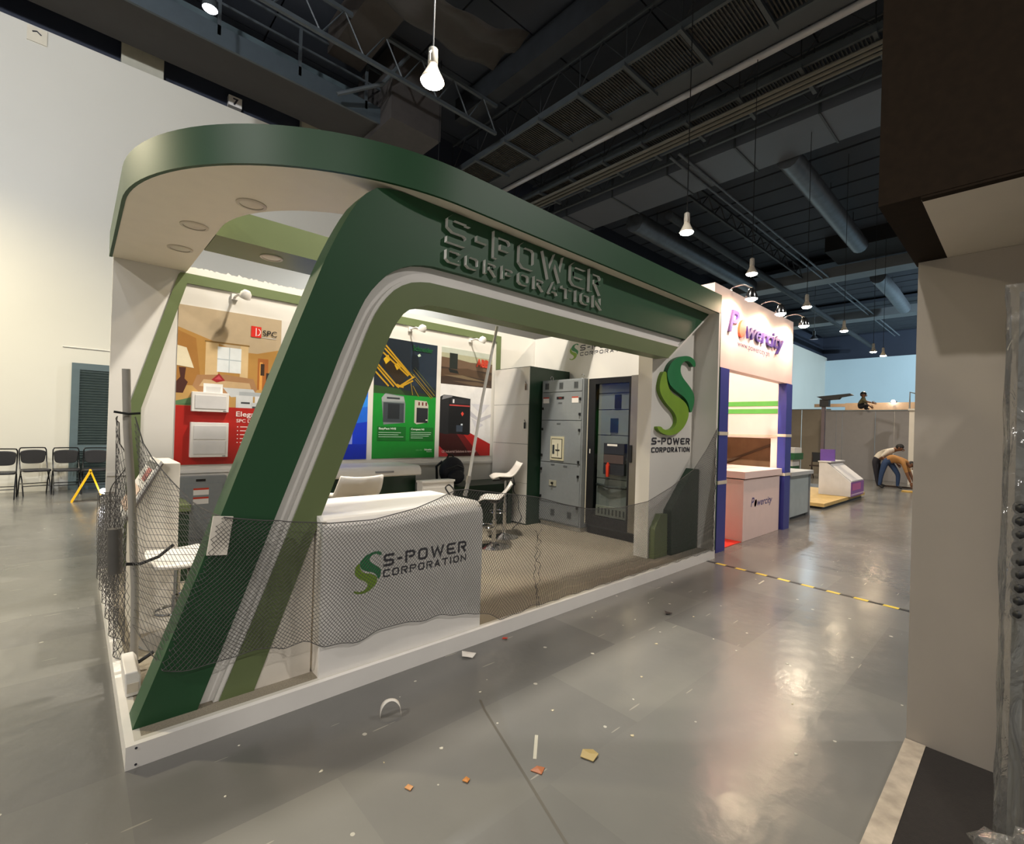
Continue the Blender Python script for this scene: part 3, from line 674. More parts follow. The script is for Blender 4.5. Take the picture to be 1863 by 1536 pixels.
# white diagonal end cap of the header
MB().prism([(5.385, 2.963), (4.834, 2.574), (4.690, 2.468), (4.485, 2.320), (4.50, 2.318), (5.40, 2.95)], 'y', 0.128, 0.299).build('end_cap', M_wall, t)
FY = lambda y: (lambda u, v, d: (u, y-d-0.0012, v))
for s_, x0, z0, w, h, st in (('S-POWER', 1.575, 2.735, 1.68, 0.195, 0.19), ('CORPORATION', 1.570, 2.605, 1.68, 0.095, 0.2)):
    for ch, b in sign_text(s_, x0, z0, w, h, FY(0.129), st, 0.24, d=0.032): b.build('letter', [M_dkgreen, M_letter], t)

# logo panel on the right -----------------------------------------------
t = thing('logo_panel', 'white panel with big green S emblem at the right of the booth', 'panel', (4.9, 0.39, 0.1))
MB().box(4.43, 0.30, 0.1, 5.384, 0.48, 2.96).build('panel', M_wall, t)
def logo3d(par, u0, v0, w, h, y, d):
    for src, m1, m2, nm, dd in ((LOGO_A, M_logo_dk, M_logo_dk3, 'upper_swoosh', d), (LOGO_B, M_logo_lt, M_logo_lt3, 'lower_swoosh', d*0.85)):
        pl_ = logo_poly(src, u0, v0, w, h); mb = MB()
        mb.poly([(u, y-dd, v) for u, v in pl_], 0); n = len(pl_); o = len(mb.v)
        mb.v += [(u, y-dd, v) for u, v in pl_]+[(u, y-0.0005, v) for u, v in pl_]
        for i in range(n): mb.f.append([o+i, o+(i+1) % n, o+n+(i+1) % n, o+n+i]); mb.m.append(1)
        mb.build(nm, [m1, m2], par)
logo3d(t, 4.50, 1.47, 0.80, 0.96, 0.30, 0.055)
mb = MB()
for s_, z0, h in (('S-POWER', 1.365, 0.078), ('CORPORATION', 1.275, 0.058)):
    for ch, b in sign_text(s_, 4.45, z0, 0.86, h, FY(0.30), d=0.006): mb.add(b.v, b.f)
mb.build('lettering', M_ink, t)
t = thing('slanted_plinth', 'tall dark green block with slanted top under the S emblem', 'plinth', (5.05, 0.25, 0.1))
MB().prism([(4.76, .1), (5.37, .1), (5.37, 1.065), (5.235, 1.075), (4.74, .615)], 'y', 0.195, 0.299).build('block', M_blackgreen, t, bevel=0.004)
t = thing('slanted_plinth', 'small olive block with slanted top beside the tall dark block', 'plinth', (4.57, 0.25, 0.1))
MB().prism([(4.46, .1), (4.735, .1), (4.72, .575), (4.575, .585), (4.46, .43)], 'y', 0.23, 0.299).build('block', M_olive, t, bevel=0.004)

# front counter ---------------------------------------------------------
t = thing('front_counter', 'white reception counter with rounded top edge and green S logo behind the net', 'counter', (1.35, 0.4, 0.1))
prof = [(0.04, 0.1), (0.04, 0.87)]+[(0.14-0.10*math.cos(a), 0.87+0.105*math.sin(a)) for a in [PI/2*i/8 for i in range(1, 9)]]+[(0.745, 0.975), (0.745, 0.955), (0.145, 0.955), (0.06, 0.87), (0.06, 0.1)]
MB().prism(prof, 'x', 0.805, 1.905).build('shell', M_white, t)
MB().box(0.808, 0.062, 0.1, 0.83, 0.72, 0.954).build('side_panel', M_pinkwhite, t)
MB().box(1.88, 0.062, 0.1, 1.902, 0.72, 0.954).build('side_panel', M_pinkwhite, t)
MB().box(0.83, 0.10, 0.1, 1.88, 0.70, 0.16).build('base_shelf', M_pinkwhite, t)
MB().box(0.83, 0.10, 0.52, 1.88, 0.70, 0.54).build('shelf', M_pinkwhite, t)
mb = MB()
mb.poly([(u, 0.0385, v) for u, v in logo_poly(LOGO_A, 0.985, 0.515, 0.165, 0.235)], 0); mb.poly([(u, 0.0385, v) for u, v in logo_poly(LOGO_B, 0.985, 0.515, 0.165, 0.235)], 1)
mb.build('logo', [M_logo_dk, M_logo_lt], t)
mb = MB()
for s_, z0, h in (('S-POWER', 0.648, 0.075), ('CORPORATION', 0.584, 0.047)):
    for ch, b in sign_text(s_, 1.162, z0, 0.608, h, FY(0.04)): mb.add(b.v, b.f)
mb.build('lettering', M_ink, t)
t = tag(MB().prism([(0.52, 0.1), (0.797, 0.1), (0.797, 0.87)], 'y', 0.15, 0.20).build('infill_panel', M_pinkwhite), 'white triangular infill panel between slanted leg and counter', 'panel')

# ================================================================== things on the back wall
YB = 3.24
def poster(name, label, x0, x1, z0, z1, shapes, texts=(), strokes=()):
    t = thing(name, label, 'poster', ((x0+x1)/2, YB, z0), 'posters on the booth back wall')
    MB().box(x0, YB-0.006, z0, x1, YB-0.001, z1).build('board', M_white, t)
    W, H = x1-x0, z1-z0; used = []; mb = MB(); lay = 0
    def mi(h):
        if h not in used: used.append(h)
        return used.index(h)
    for h, pts in shapes:
        if len(pts) == 4 and not isinstance(pts[0], tuple):
            a, b, c, d = pts; pts = [(a, b), (c, b), (c, d), (a, d)]
        lay += 1; y = YB-0.0065-0.00012*lay
        mb.poly([(x0+u*W, y, z0+v*H) for u, v in pts], mi(h))
    for h, w, pl in strokes:
        lay += 1; y = YB-0.0065-0.00012*lay
        mb.stroke([(u*W, v*H) for u, v in pl], w, 0.0, (lambda yy: (lambda u, v, d: (x0+u, yy, z0+v)))(y), mi(h))
    mb.build('print', [flat(h) for h in used], t)
    if texts:
        mb = MB(); ms = []
        for s_, u, v, w, size, h, bold in texts:
            if h not in ms: ms.append(h)
            text_mesh(mb, s_, lambda a, b, d: (x0+u*W+a, YB-0.0145, z0+v*H+b), size, ms.index(h), bold=bold, width=w*W)
        mb.build('lettering', [flat(h) for h in ms], t)
    return t
R = lambda a, b, c, d: (a, b, c, d)
# 1 living-room poster
sh = [('bda98b', R(0, .37, 1, 1)), ('b58847', [(0, .86), (.2, .82), (.55, .745), (.75, .745), (1, .79), (1, .45), (0, .45)]), ('a8763a', [(0, .84), (.16, .80), (.22, .5), (0, .5)]),
      ('d6b98a', R(.25, .56, .37, .79)), ('d6b98a', R(.58, .56, .66, .785)), ('8a6a38', R(.24, .785, .67, .795)), ('e4e9ea', R(.36, .60, .59, .765)), ('b9c4c9', R(.36, .68, .59, .687)), ('b9c4c9', R(.47, .60, .478, .765)),
      ('a8642c', R(.76, .47, .87, .715)), ('e0a04f', R(.78, .47, .81, .69)), ('3b2a1c', R(.79, .60, .83, .68)), ('2a2622', R(.85, .50, 1, .62)), ('4a4644', R(.87, .52, .99, .605)),
      ('c19a5c', R(0, .37, 1, .50)), ('a97f58', [(.14, .50), (.18, .57), (.45, .585), (.72, .57), (.76, .50), (.72, .46), (.2, .46)]), ('c9aa80', [(.2, .5), (.24, .545), (.68, .54), (.7, .5)]), ('a02a2c', [(.31, .545), (.38, .59), (.44, .545), (.36, .53)]), ('c8505a', [(.34, .55), (.38, .575), (.41, .55)]),
      ('e5d9ba', [(0, .62), (.15, .61), (.08, .735), (0, .745)]), ('4d2a22', [(.02, .61), (.08, .61), (.07, .54), (.1, .52), (.06, .45), (.0, .45), (.0, .52), (.035, .55)]),
      ('c9cdd0', [(.42, .50), (.72, .50), (.76, .46), (.5, .44)]), ('e9e9e6', R(.24, .42, .42, .52)), ('cfcfcd', R(.265, .44, .4, .50)),
      ('5d7d55', [(.06, .41), (.2, .44), (.3, .42), (.27, .375), (.0, .375), (.0, .40)]), ('4f7048', [(0, .375), (.2, .40), (.22, .375)]),
      ('aeb4b8', R(.58, .45, .84, .48)), ('d5d8da', R(.55, .37, .72, .455)), ('3c3f44', R(.6, .40, .69, .412)), ('dfe1e2', R(.74, .385, 1, .455)), ('40434a', R(.84, .415, .96, .427)), ('c8cbcd', R(.70, .345, .77, .41)), ('44464c', R(.715, .365, .75, .385)),
      ('b3221a', R(0, 0, 1, .372)), ('d92d22', R(.68, .856, .785, .93)), ('ffffff', R(.727, .865, .735, .92))]
st = [('ffffff', 0.006, [(.755, .915), (.772, .905), (.775, .89), (.765, .875), (.745, .87)]), ('d8d8d8', .006, [(.795, .862), (.945, .862)])]
for i in range(7): st.append(('f0d9d4', 0.009, [(.60, .245-.026*i), (.60+(.22, .16, .2, .24, .2, .18, .22)[i], .245-.026*i)])); 
for i in range(5): st.append(('ffffff', 0.010, [(.57, .245-.026*i), (.58, .245-.026*i)]))
poster('poster', 'poster with a cosy living room above a red block', .525, 1.466, 1.035, 2.635, sh, [('SPC', .80, .875, .15, .085, '1b1b1e', .0005), ('Elegant D', .555, .315, .36, .075, 'f3e4e0', .001), ('SPC Din Rail En', .56, .275, .36, .05, 'f0d0ca', .001)], st)
# 2 blue poster, mostly hidden
poster('poster', 'bright blue poster mostly hidden behind the slanted leg', 1.56, 2.505, 1.05, 2.64, [('1238c8', R(0, 0, 1, 1)), ('1f6be0', [(0, .35), (1, .55), (1, .30), (0, .2)]), ('2f8cf0', [(.3, .42), (1, .50), (1, .42), (.4, .36)]), ('0d2cb0', R(0, 0, 1, .12)), ('8f9be0', R(.05, .12, .8, .27)), ('1a56d8', [(0, .8), (1, .6), (1, .75), (0, 1)])])
# 3 green poster
gr = [('18222c', R(0, .5, 1, 1)), ('1d2b3a', R(.55, .62, 1, 1)), ('1c2f1c', [(0, .60), (.3, .59), (.6, .57), (1, .55), (1, .50), (0, .50)]), ('2c4a22', [(0, .60), (.4, .585), (.5, .53), (0, .53)]), ('138a2c', R(0, 0, 1, .535)),
      ('2b2010', [(.12, .78), (.25, .90), (.52, .72), (.38, .60)]), ('caa320', [(.13, .82), (.2, .86), (.24, .82), (.17, .78)]), ('caa320', [(.3, .78), (.36, .81), (.4, .77), (.34, .74)]),
      ('75807f', [(.12, .50), (.18, .54), (.46, .525), (.49, .46), (.49, .30), (.16, .28)]), ('3b4247', R(.15, .30, .47, .465)), ('23282c', R(.22, .33, .40, .455)), ('9aa0a0', [(.12, .5), (.17, .535), (.46, .52), (.48, .48), (.13, .47)]), ('30363a', R(.2, .495, .4, .51)),
      ('b9b5a6', [(.64, .305), (.64, .50), (.84, .495), (.87, .46), (.87, .31), (.68, .29)]), ('23262b', R(.675, .305, .865, .435)), ('6b2626', R(.7, .455, .725, .485)), ('6b2626', R(.76, .455, .785, .485)), ('6b2626', R(.82, .455, .845, .485)), ('dcd8c8', R(.83, .325, .86, .335)),
      ('0f6a22', R(.07, .145, .51, .265)), ('0f6a22', R(.57, .145, .97, .265)), ('cfe3c9', [(.66, .89), (.7, .905), (.72, .885), (.68, .875)])]
st = []
for a, b in (((.06, .90), (.52, .70)), ((.16, .935), (.60, .69)), ((.10, .93), (.54, .71)), ((0, .80), (.36, .60)), ((.02, .76), (.3, .60)), ((0, .72), (.22, .60)), ((.36, .595), (.62, .70)), ((.40, .60), (.60, .665)), ((.06, .90), (.16, .935)), ((.34, .62), (.45, .60))): st.append(('b98f1c', 0.022, [a, b]))
for a, b in (((.60, .76), (.97, .55)), ((.63, .68), (.92, .52)), ((.60, .72), (.94, .53)), ((.56, .66), (.60, .54)), ((.60, .62), (.7, .53))): st.append(('8a7524', 0.010, [a, b]))
for a, b in (((.56, .74), (.62, .70)), ((.62, .78), (.98, .58))): st.append(('59633a', 0.008, [a, b]))
for k in range(3): st.append(('a9cfae', .008, [(.09, .215-.018*k), (.09+(.34, .3, .38)[k], .215-.018*k)]))
for k in range(4): st.append(('a9cfae', .008, [(.59, .22-.016*k), (.59+(.34, .33, .3, .2)[k], .22-.016*k)]))
poster('poster', 'green poster with yellow steelwork at night and two circuit breakers', 2.575, 3.51, 1.053, 2.64, gr, [('Schneider', .58, .925, .34, .10, '0e5a2a', .002), ('EasyPact MVS', .09, .24, .26, .036, 'dff0dd', .001), ('Compact NS', .59, .24, .22, .036, 'dff0dd', .001), ('Life Is On', .68, .062, .1, .022, '86c48c', 0), ('Schneider', .82, .064, .13, .033, 'f2f8f2', .001), ('Electric', .86, .048, .09, .024, 'f2f8f2', 0)], st)
# 4 poster with land photo and red swoosh
ab = [('e2e0de', R(0, 0, 1, 1)), ('3d2f26', R(0, .665, 1, 1)), ('b9bfb2', R(0, .945, 1, 1)), ('a9a88c', [(0, .95), (1, .95), (1, .90), (.55, .89), (.3, .905), (0, .91)]), ('6a5442', [(0, .91), (.3, .905), (.55, .89), (1, .895), (1, .82), (0, .82)]), ('54402f', [(0, .80), (.5, .83), (1, .79), (1, .74), (.4, .76), (0, .73)]), ('77674f', [(.05, .745), (.4, .76), (.9, .72), (.5, .725)]), ('5e4c3a', [(.2, .70), (.7, .71), (1, .68), (.6, .675)]), ('1d2522', R(.15, .81, .30, .955)), ('141b1a', [(.13, .81), (.30, .80), (.33, .77), (.16, .775)]),
      ('c2c0c6', [(.55, .44), (.75, .36), (1, .41), (1, .385), (.78, .325), (.58, .38)]), ('d2d1d6', [(.58, .5), (.8, .40), (.97, .5)]), ('cfcdd2', [(.6, .36), (.85, .3), (.7, .25)]),
      ('b01f1c', [(0, 0), (1, 0), (1, .115), (.56, .225), (0, .225)]), ('3a0f10', [(.12, 0), (.62, 0), (.30, .225), (0, .225), (0, .09)]), ('6b1416', [(.62, 0), (.8, 0), (.42, .225), (.30, .225)]), ('c8323a', [(0, .0), (.2, 0), (0, .1)]),
      ('1f2023', [(.0, .22), (.0, .545), (.06, .565), (.20, .565), (.20, .21), (.1, .205)]), ('131417', [(.16, .215), (.16, .565), (.57, .545), (.58, .21), (.54, .20)]), ('7c7c80', [(.03, .52), (.05, .56), (.22, .565), (.22, .55)]), ('2b2c30', R(.20, .49, .56, .54)), ('d8d8da', R(.23, .495, .26, .53)), ('b5423f', R(.17, .468, .56, .480)), ('d4473a', [(.39, .40), (.42, .42), (.45, .40), (.42, .375)]), ('3a4350', R(.31, .23, .43, .29)), ('cfd8e0', R(.395, .29, .43, .305))]
poster('poster', 'poster with a dry landscape, black circuit breaker and red swoosh', 3.58, 4.512, 1.062, 2.64, ab, [('ABB', .66, .865, .26, .15, 'c8402a', .010), ('GE Industrial Solutions is now ABB', .05, .035, .66, .05, 'd9b9b5', .0006)])
# white distribution boxes mounted over the first poster
def dist_box(label, x0, x1, z0, z1, rows):
    t = thing('distribution_box', label, 'electrical box', ((x0+x1)/2, YB, z0), 'white boxes on the living-room poster')
    MB().box(x0, YB-0.075, z0, x1, YB-0.0105, z1).build('cover', M_white, t, bevel=0.004)
    h = (z1-z0-0.05)/rows
    for r_ in range(rows):
        MB().box(x0+0.025, YB-0.081, z0+0.03+h*r_, x1-0.025, YB-0.075, z0+0.03+h*(r_+1)-0.012).build('flap', mat('pale_grey_flap', 'd6d4d2', 0.35), t, bevel=0.002)
    MB().box(x1-0.05, YB-0.0765, z0+0.008, x1-0.022, YB-0.0751, z0+0.014).build('mark', M_ink, t)
dist_box('upper white distribution box on the poster, one flap', .649, .967, 1.575, 1.772, 1)
dist_box('lower white distribution box on the poster, two flaps', .646, .972, 1.112, 1.465, 2)
# grey panel board hung below
t = thing('panel_board', 'grey electrical panel board with two warning stickers below the living-room poster', 'electrical box', (.76, YB, .22))
MB().box(.56, YB-0.10, .22, .965, YB-0.013, .922).build('case', M_steelgrey, t, bevel=0.004)
MB().box(.61, YB-0.106, .29, .93, YB-0.10, .85).build('door', M_steelgrey, t, bevel=0.002)
MB().box(.70, YB-0.104, .872, .78, YB-0.10, .895).build('nameplate', M_black, t)
for z in (.735, .645):
    MB().box(.68, YB-0.1075, z, .81, YB-0.106, z+0.065).build('sticker', M_white, t); MB().box(.68, YB-0.108, z+0.052, .81, YB-0.1065, z+0.07).build('sticker_band', flat('c43a24'), t)
MB().box(.63, YB-0.125, .58, .655, YB-0.106, .66).build('handle', M_black, t)
# spotlights clipped to the frame
def wall_spot(x, label):
    t = thing('wall_spotlight', label, 'spotlight', (x, YB, 2.80), 'small white spotlights above the posters')
    MB().box(x-0.03, YB-0.03, 2.77, x+0.03, YB-0.002, 2.83).build('bracket', M_white, t)
    MB().tube([(x, YB-0.03, 2.80), (x+0.02, YB-0.12, 2.815), (x+0.04, YB-0.2, 2.79)], 0.012, 8).build('arm', M_white, t, smooth=True)
    b = MB().lathe([(0.03, 0.05), (0.052, 0.02), (0.055, -0.03), (0.048, -0.034)], 18, (0, 0, 0)).build('head', M_white, t, smooth=True)
    b.location = (0.05, -0.24, -0.012); b.rotation_euler = (0.55, 0.0, 0.3)
    b.data.transform(Matrix.Translation(Vector((x, YB, 2.80))))
    b2 = MB().lathe([(0.045, -0.03), (0.02, -0.036), (0.002, -0.037)], 14).build('lens', mat('frosted_lens', 'd5cdbd'), t); b2.data.transform(Matrix.Translation(Vector((x, YB, 2.80))))
    b2.location = b.location; b2.rotation_euler = b.rotation_euler
wall_spot(1.00, 'white wall spotlight above the living-room poster'); wall_spot(3.07, 'white wall spotlight above the green poster'); wall_spot(4.08, 'white wall spotlight above the landscape poster')

# ================================================================== cabinets by the end wall (fronts face -X)
t = thing('storage_cabinet', 'tall white-fronted storage cabinet with dark green sides in the booth corner', 'cabinet', (5.0, 2.8, .1))
MB().box(4.57, 2.42, .1, 5.42, 3.215, 2.41).build('body', M_blackgreen, t)
for z0, z1 in ((.12, .70), (.705, 1.27), (1.275, 1.85), (1.855, 2.40)):
    MB().box(4.555, 2.425, z0, 4.57, 3.21, z1).build('door_panel', M_wall, t)
for z in (2.06, 1.50):
    k = MB().box(4.535, 2.45, z, 4.555, 2.49, z+0.09).build('lock', M_chrome, t); MB().tube([(4.545, 2.47, z+.09), (4.53, 2.47, z+0.12), (4.545, 2.49, z+0.13)], .008, 6).build('shackle', M_chrome, k)
t = thing('switchboard', 'grey steel switchboard cabinet with beige breaker window and black latches', 'cabinet', (5.1, 2.0, .1))
GX = 4.82
MB().box(GX, 1.61, .16, 5.42, 2.41, 2.215).build('case', M_steelgrey, t, bevel=0.004)
MB().box(GX+.03, 1.63, .1, 5.42, 2.40, .16).build('plinth', mat('pale_trim', 'cbc6bb'), t)
for z0, z1, nm in ((.185, .44, 'bottom_panel'), (.45, 1.02, 'door'), (1.03, 1.625, 'door'), (1.635, 2.03, 'door'), (2.04, 2.20, 'top_panel')):
    MB().box(GX-.014, 1.63, z0, GX, 2.395, z1).build(nm, M_steelgrey, t, bevel=0.003)
def vent(y, z, w=.075, h=.10):
    v = MB().box(GX-.016, y-w/2, z, GX-.014, y+w/2, z+h).build('vent', mat('vent_grey', '63686a', 0.5), t)
    for i in range(6): MB().box(GX-.0185, y-w/2+w*(i+.2)/6, z+.01, GX-.016, y-w/2+w*(i+.55)/6, z+h-.01).build('slot', M_black, v)
for y in (2.30, 2.02, 1.74): vent(y, 2.075)
for y in (2.12, 1.80): vent(y, .26)
for y in (2.31, 1.75):
    MB().box(GX-.0165, y-.06, 1.88, GX-.014, y+.06, 1.965).build('warning_sticker', M_white, t); MB().box(GX-.018, y-.06, 1.948, GX-.0165, y+.06, 1.965).build('sticker_band', flat('b8402a'), t)
MB().box(GX-.018, 1.96, 1.935, GX-.014, 2.10, 1.97).build('nameplate', M_black, t); MB().box(GX-.019, 2.0, 1.945, GX-.018, 2.06, 1.96).build('nameplate_mark', flat('7a2522'), t)
for y, z in ((2.03, 1.87), (2.05, 1.575), (2.14, .985), (1.90, .975)): MB().box(GX-.017, y-.035, z, GX-.014, y+.035, z+.02).build('label_plate', flat('5b5f61'), t)
for y in (2.37, 1.655):
    for z in ((1.80, 1.50, 1.12, .92, .52) if y > 2 else (1.93, 1.72, 1.50, 1.06, .86, .43)):
        MB().box(GX-.032, y-.014, z-.018, GX-.014, y+.014, z+.018).build('latch', M_black, t)
w_ = MB().box(GX-.026, 1.93, 1.06, GX-.014, 2.19, 1.40).build('breaker_window', mat('cream_breaker', 'c9c3a4', 0.45), t)
MB().box(GX-.030, 1.955, 1.09, GX-.026, 2.165, 1.37).build('window_rim', flat('3a3b38'), w_); MB().box(GX-.033, 1.965, 1.10, GX-.030, 2.155, 1.36).build('breaker_face', mat('cream_face', 'd2cdb4', 0.4), w_)
MB().box(GX-.036, 2.10, 1.15, GX-.033, 2.14, 1.28).build('breaker_label', M_greydark, w_); MB().box(GX-.036, 2.03, 1.12, GX-.033, 2.04, 1.30).build('breaker_groove', M_greydark, w_); MB().box(GX-.038, 2.0, 1.2, GX-.033, 2.08, 1.215).build('breaker_handle', M_black, w_)
MB().box(GX-.022, 2.06, .69, GX-.014, 2.2, .77).build('meter_plate', mat('pale_plate', 'a9a795', 0.5), t); MB().tube([(GX-.02, 2.13, .73), (GX-.045, 2.13, .73)], .016, 10).build('selector_knob', M_black, t)
for y in (2.30, 1.70):
    MB().tube([(GX+.08+.03*math.cos(a), y, 2.25+.03*math.sin(a)) for a in [2*PI*i/12 for i in range(12)]], .006, 6, closed=True).build('lifting_eye', M_chrome, t, smooth=True)
# glazed cabinet
t = thing('glass_cabinet', 'tall dark metal cabinet with glazed door and steel side post', 'cabinet', (5.15, 1.15, .1))
QX = 4.91
MB().box(QX+.03, .76, .1, 5.42, 1.575, .22).build('plinth', M_black, t)
for a, b in (((QX, .76), (5.42, .79)), ((QX, 1.55), (5.42, 1.575))): MB().box(a[0], a[1], .22, b[0], b[1], 2.21).build('side_panel', M_steel if a[1] < 1 else M_greydark, t)
MB().box(5.38, .79, .22, 5.42, 1.55, 2.21).build('back_panel', M_steelgrey, t); MB().box(QX, .76, 2.18, 5.42, 1.575, 2.21).build('top_panel', M_greydark, t); MB().box(QX, .79, .20, 5.38, 1.55, .225).build('floor_panel', M_greydark, t)
d = MB(); d.box(QX-.025, .885, .23, QX, .915, 2.205); d.box(QX-.025, 1.46, .23, QX, 1.575, 2.205); d.box(QX-.025, .915, 2.13, QX, 1.46, 2.205); d.box(QX-.025, .915, .23, QX, 1.46, .35)
dr_ = d.build('door', M_black, t); MB().box(QX-.014, .912, .345, QX-.008, 1.463, 2.135).build('glass', M_glass, dr_)
MB().box(QX-.03, .775, .225, QX, .885, 2.215).build('steel_post', M_steel, t, bevel=0.004)
MB().box(QX-.027, 1.575, .23, QX+.01, 1.59, 2.205).build('edge_strip', mat('cream_strip', 'c9c3ae', .4), t)
MB().box(QX-.045, .845, 1.11, QX-.03, .878, 1.33).build('handle', M_black, dr_)
MB().box(QX-.027, 1.52, 1.19, QX-.0255, 1.535, 1.25).build('door_sticker', M_white, dr_)
# inside the glazed cabinet
IX = QX+.045
for z0, z1 in ((.36, .86), (.87, 1.44), (1.45, 1.78), (1.79, 2.0), (2.01, 2.13)): MB().box(IX, .93, z0, IX+.015, 1.45, z1).build('inner_panel', M_steelgrey, t)
MB().box(IX-.012, 1.08, 1.80, IX, 1.18, 1.98).build('meter', M_black, t); MB().box(IX-.012, 1.12, 1.48, IX, 1.24, 1.67).build('meter', flat('1b2033'), t)
b_ = MB().box(IX-.06, .97, .93, IX, 1.30, 1.34).build('breaker', mat('dark_breaker', '23262c', .4), t)
MB().box(IX-.064, .975, 1.20, IX-.06, 1.295, 1.335).build('breaker_top', flat('23262f'), b_); MB().box(IX-.066, 1.08, 1.305, IX-.06, 1.24, 1.33).build('breaker_label', M_white, b_)
MB().box(IX-.066, .98, 1.08, IX-.06, 1.29, 1.19).build('breaker_band', flat('4a3e3c'), b_); MB().prism([(1.20, .90), (1.235, .90), (1.24, 1.05), (1.215, 1.09), (1.195, 1.05)], 'x', IX-.085, IX-.062).build('red_lever', flat('c23a22'), b_)
MB().tube([(IX-.02, .95, .77), (IX-.045, 1.2, .76), (IX-.02, 1.43, .78)], .018, 8).build('cable_rail', M_greydark, t)
MB().box(IX-.02, .94, .36, IX, 1.44, .50).build('terminal_strip', mat('pale_terminal', '9a9d96', .5), t)
for i in range(8): MB().box(IX-.024, .97+.058*i, .39, IX-.02, .995+.058*i, .47).build('terminal', M_greydark, t)

# ================================================================== furniture inside the booth
def stool(label, x, y, seat, rz, curl=.17, sw=.19):
    t = thing('bar_stool', label, 'stool', (0, 0, 0), 'white bar stools in the booth')
    MB().lathe([(.19, 0), (.19, .008), (.15, .018), (.06, .04), (.03, .06)], 24).build('base', M_chrome, t, smooth=True)
    MB().lathe([(.026, .05), (.026, seat*.55), (.018, seat*.56), (.018, seat-.05)], 14).build('column', M_chrome, t, smooth=True)
    MB().tube([(.028*math.cos(a)+.09, .12*math.sin(a), seat*.42) if False else (.10+.10*math.cos(a), .13*math.sin(a), seat*.42) for a in [2*PI*i/18 for i in range(18)]], .009, 6, closed=True).build('footrest', M_chrome, t, smooth=True)
    MB().lathe([(.05, seat-.06), (.09, seat-.035), (.09, seat-.02)], 14).build('mount', M_black, t, smooth=True)
    MB().tube([(.03, 0, seat-.05), (.12, .05, seat-.055), (.17, .07, seat-.06)], .007, 6).build('lever', M_black, t)
    # moulded seat shell curling up at the back
    mb = MB(); nx, ny = 12, 10; P = []
    for i in range(nx+1):
        for j in range(ny+1):
            u, v = i/nx, j/ny*2-1; xx = sw-(2*sw-.02)*u; zz = seat+.012*(1-u)**2+(curl*max(0, (u-.62)/.38)**1.6)+.012*v*v
            w = sw*(1-.10*(abs(u-.5)*2)**4); xx += -.02*(1-abs(v))*(u > .9)
            P.append((xx, w*v, zz-.02*(1-u)*max(0, .2-u)*10))
    mb.add(P, [(i*(ny+1)+j, (i+1)*(ny+1)+j, (i+1)*(ny+1)+j+1, i*(ny+1)+j+1) for i in range(nx) for j in range(ny)])
    s_ = mb.build('seat', mat('white_moulded_seat', 'ece6de', .3, vary=.02), t, smooth=True); md = s_.modifiers.new('thick', 'SOLIDIFY'); md.thickness = .018
    return place(t, (x, y, .1), rz)
stool('tall white bar stool with chrome base nearest the storage cabinet', 3.82, 2.03, .79, 2.6)
stool('low white bar stool half hidden by the right end of the counter', 3.40, 1.72, .58, 2.4)
stool('white bar stool tucked behind the front counter', 1.52, 1.30, .80, 1.5)
stool('white bar stool by the slanted leg, seen through the net', .305, 1.12, .515, -1.5, .03, .155)

t = thing('rear_counter', 'white-topped counter with dark green body along the back wall', 'counter', (2.2, 2.9, .1))
MB().box(1.55, 2.68, .1, 2.90, 3.20, .885).build('body', M_blackgreen, t)
pf = [(2.60, .90)]+[(2.68-.08*math.cos(a), .92+.085*math.sin(a)) for a in [PI/2*i/6 for i in range(7)]]+[(3.20, 1.005), (3.20, .885), (2.62, .885)]
MB().prism(pf, 'x', 1.50, 2.93).build('top', M_white, t)
MB().box(2.33, 2.594, .932, 2.56, 2.612, .952).build('label_strip', flat('8f8f92'), t)
t = thing('low_cabinet', 'low white cabinet beside the rear counter', 'cabinet', (3.1, 2.7, .1))
MB().box(2.87, 2.46, .1, 3.325, 2.59, .80).build('body', M_white, t, bevel=.003); MB().box(2.86, 2.45, .80, 3.335, 2.592, .825).build('top', M_white, t)
MB().box(2.88, 2.452, .12, 3.315, 2.46, .74).build('door', M_white, t)
t = thing('low_table', 'low dark green table against the back wall near the storage cabinet', 'table', (3.95, 2.95, .1))
MB().box(3.30, 2.62, .66, 4.52, 3.2, .70).build('top', M_blackgreen, t); MB().box(3.32, 2.66, .1, 3.40, 3.18, .66).build('side', M_blackgreen, t); MB().box(4.42, 2.66, .1, 4.50, 3.18, .66).build('side', M_blackgreen, t); MB().box(3.40, 2.72, .1, 4.42, 2.76, .66).build('front', M_blackgreen, t)
# backpack on the low table
t = thing('backpack', 'dark blue backpack standing on the low dark green table', 'bag', (3.55, 2.85, .70))
mb = MB(); mb.ball((3.56, 2.86, .895), (.19, .12, .19), 18, 12); b_ = mb.build('body', mat('navy_nylon', '171b26', .7, vary=.2, bump=.3, bscale=80), t, smooth=True)
MB().ball((3.56, 2.75, .82), (.13, .06, .10), 14, 9).build('front_pocket', mat('navy_nylon', '171b26'), t, smooth=True)
MB().tube([(3.50, 2.9, 1.05), (3.53, 2.9, 1.11), (3.59, 2.9, 1.11), (3.62, 2.9, 1.05)], .012, 6).build('handle', M_black, t, smooth=True)
for s_ in (-1, 1): MB().tube([(3.56+s_*.11, 2.93, 1.02), (3.56+s_*.17, 2.98, .95), (3.56+s_*.16, 2.97, .74)], .018, 6).build('strap', M_black, t, smooth=True)
MB().tube([(3.42, 2.77, .93), (3.56, 2.735, .98), (3.70, 2.77, .93)], .006, 5).build('zip', M_greydark, t)
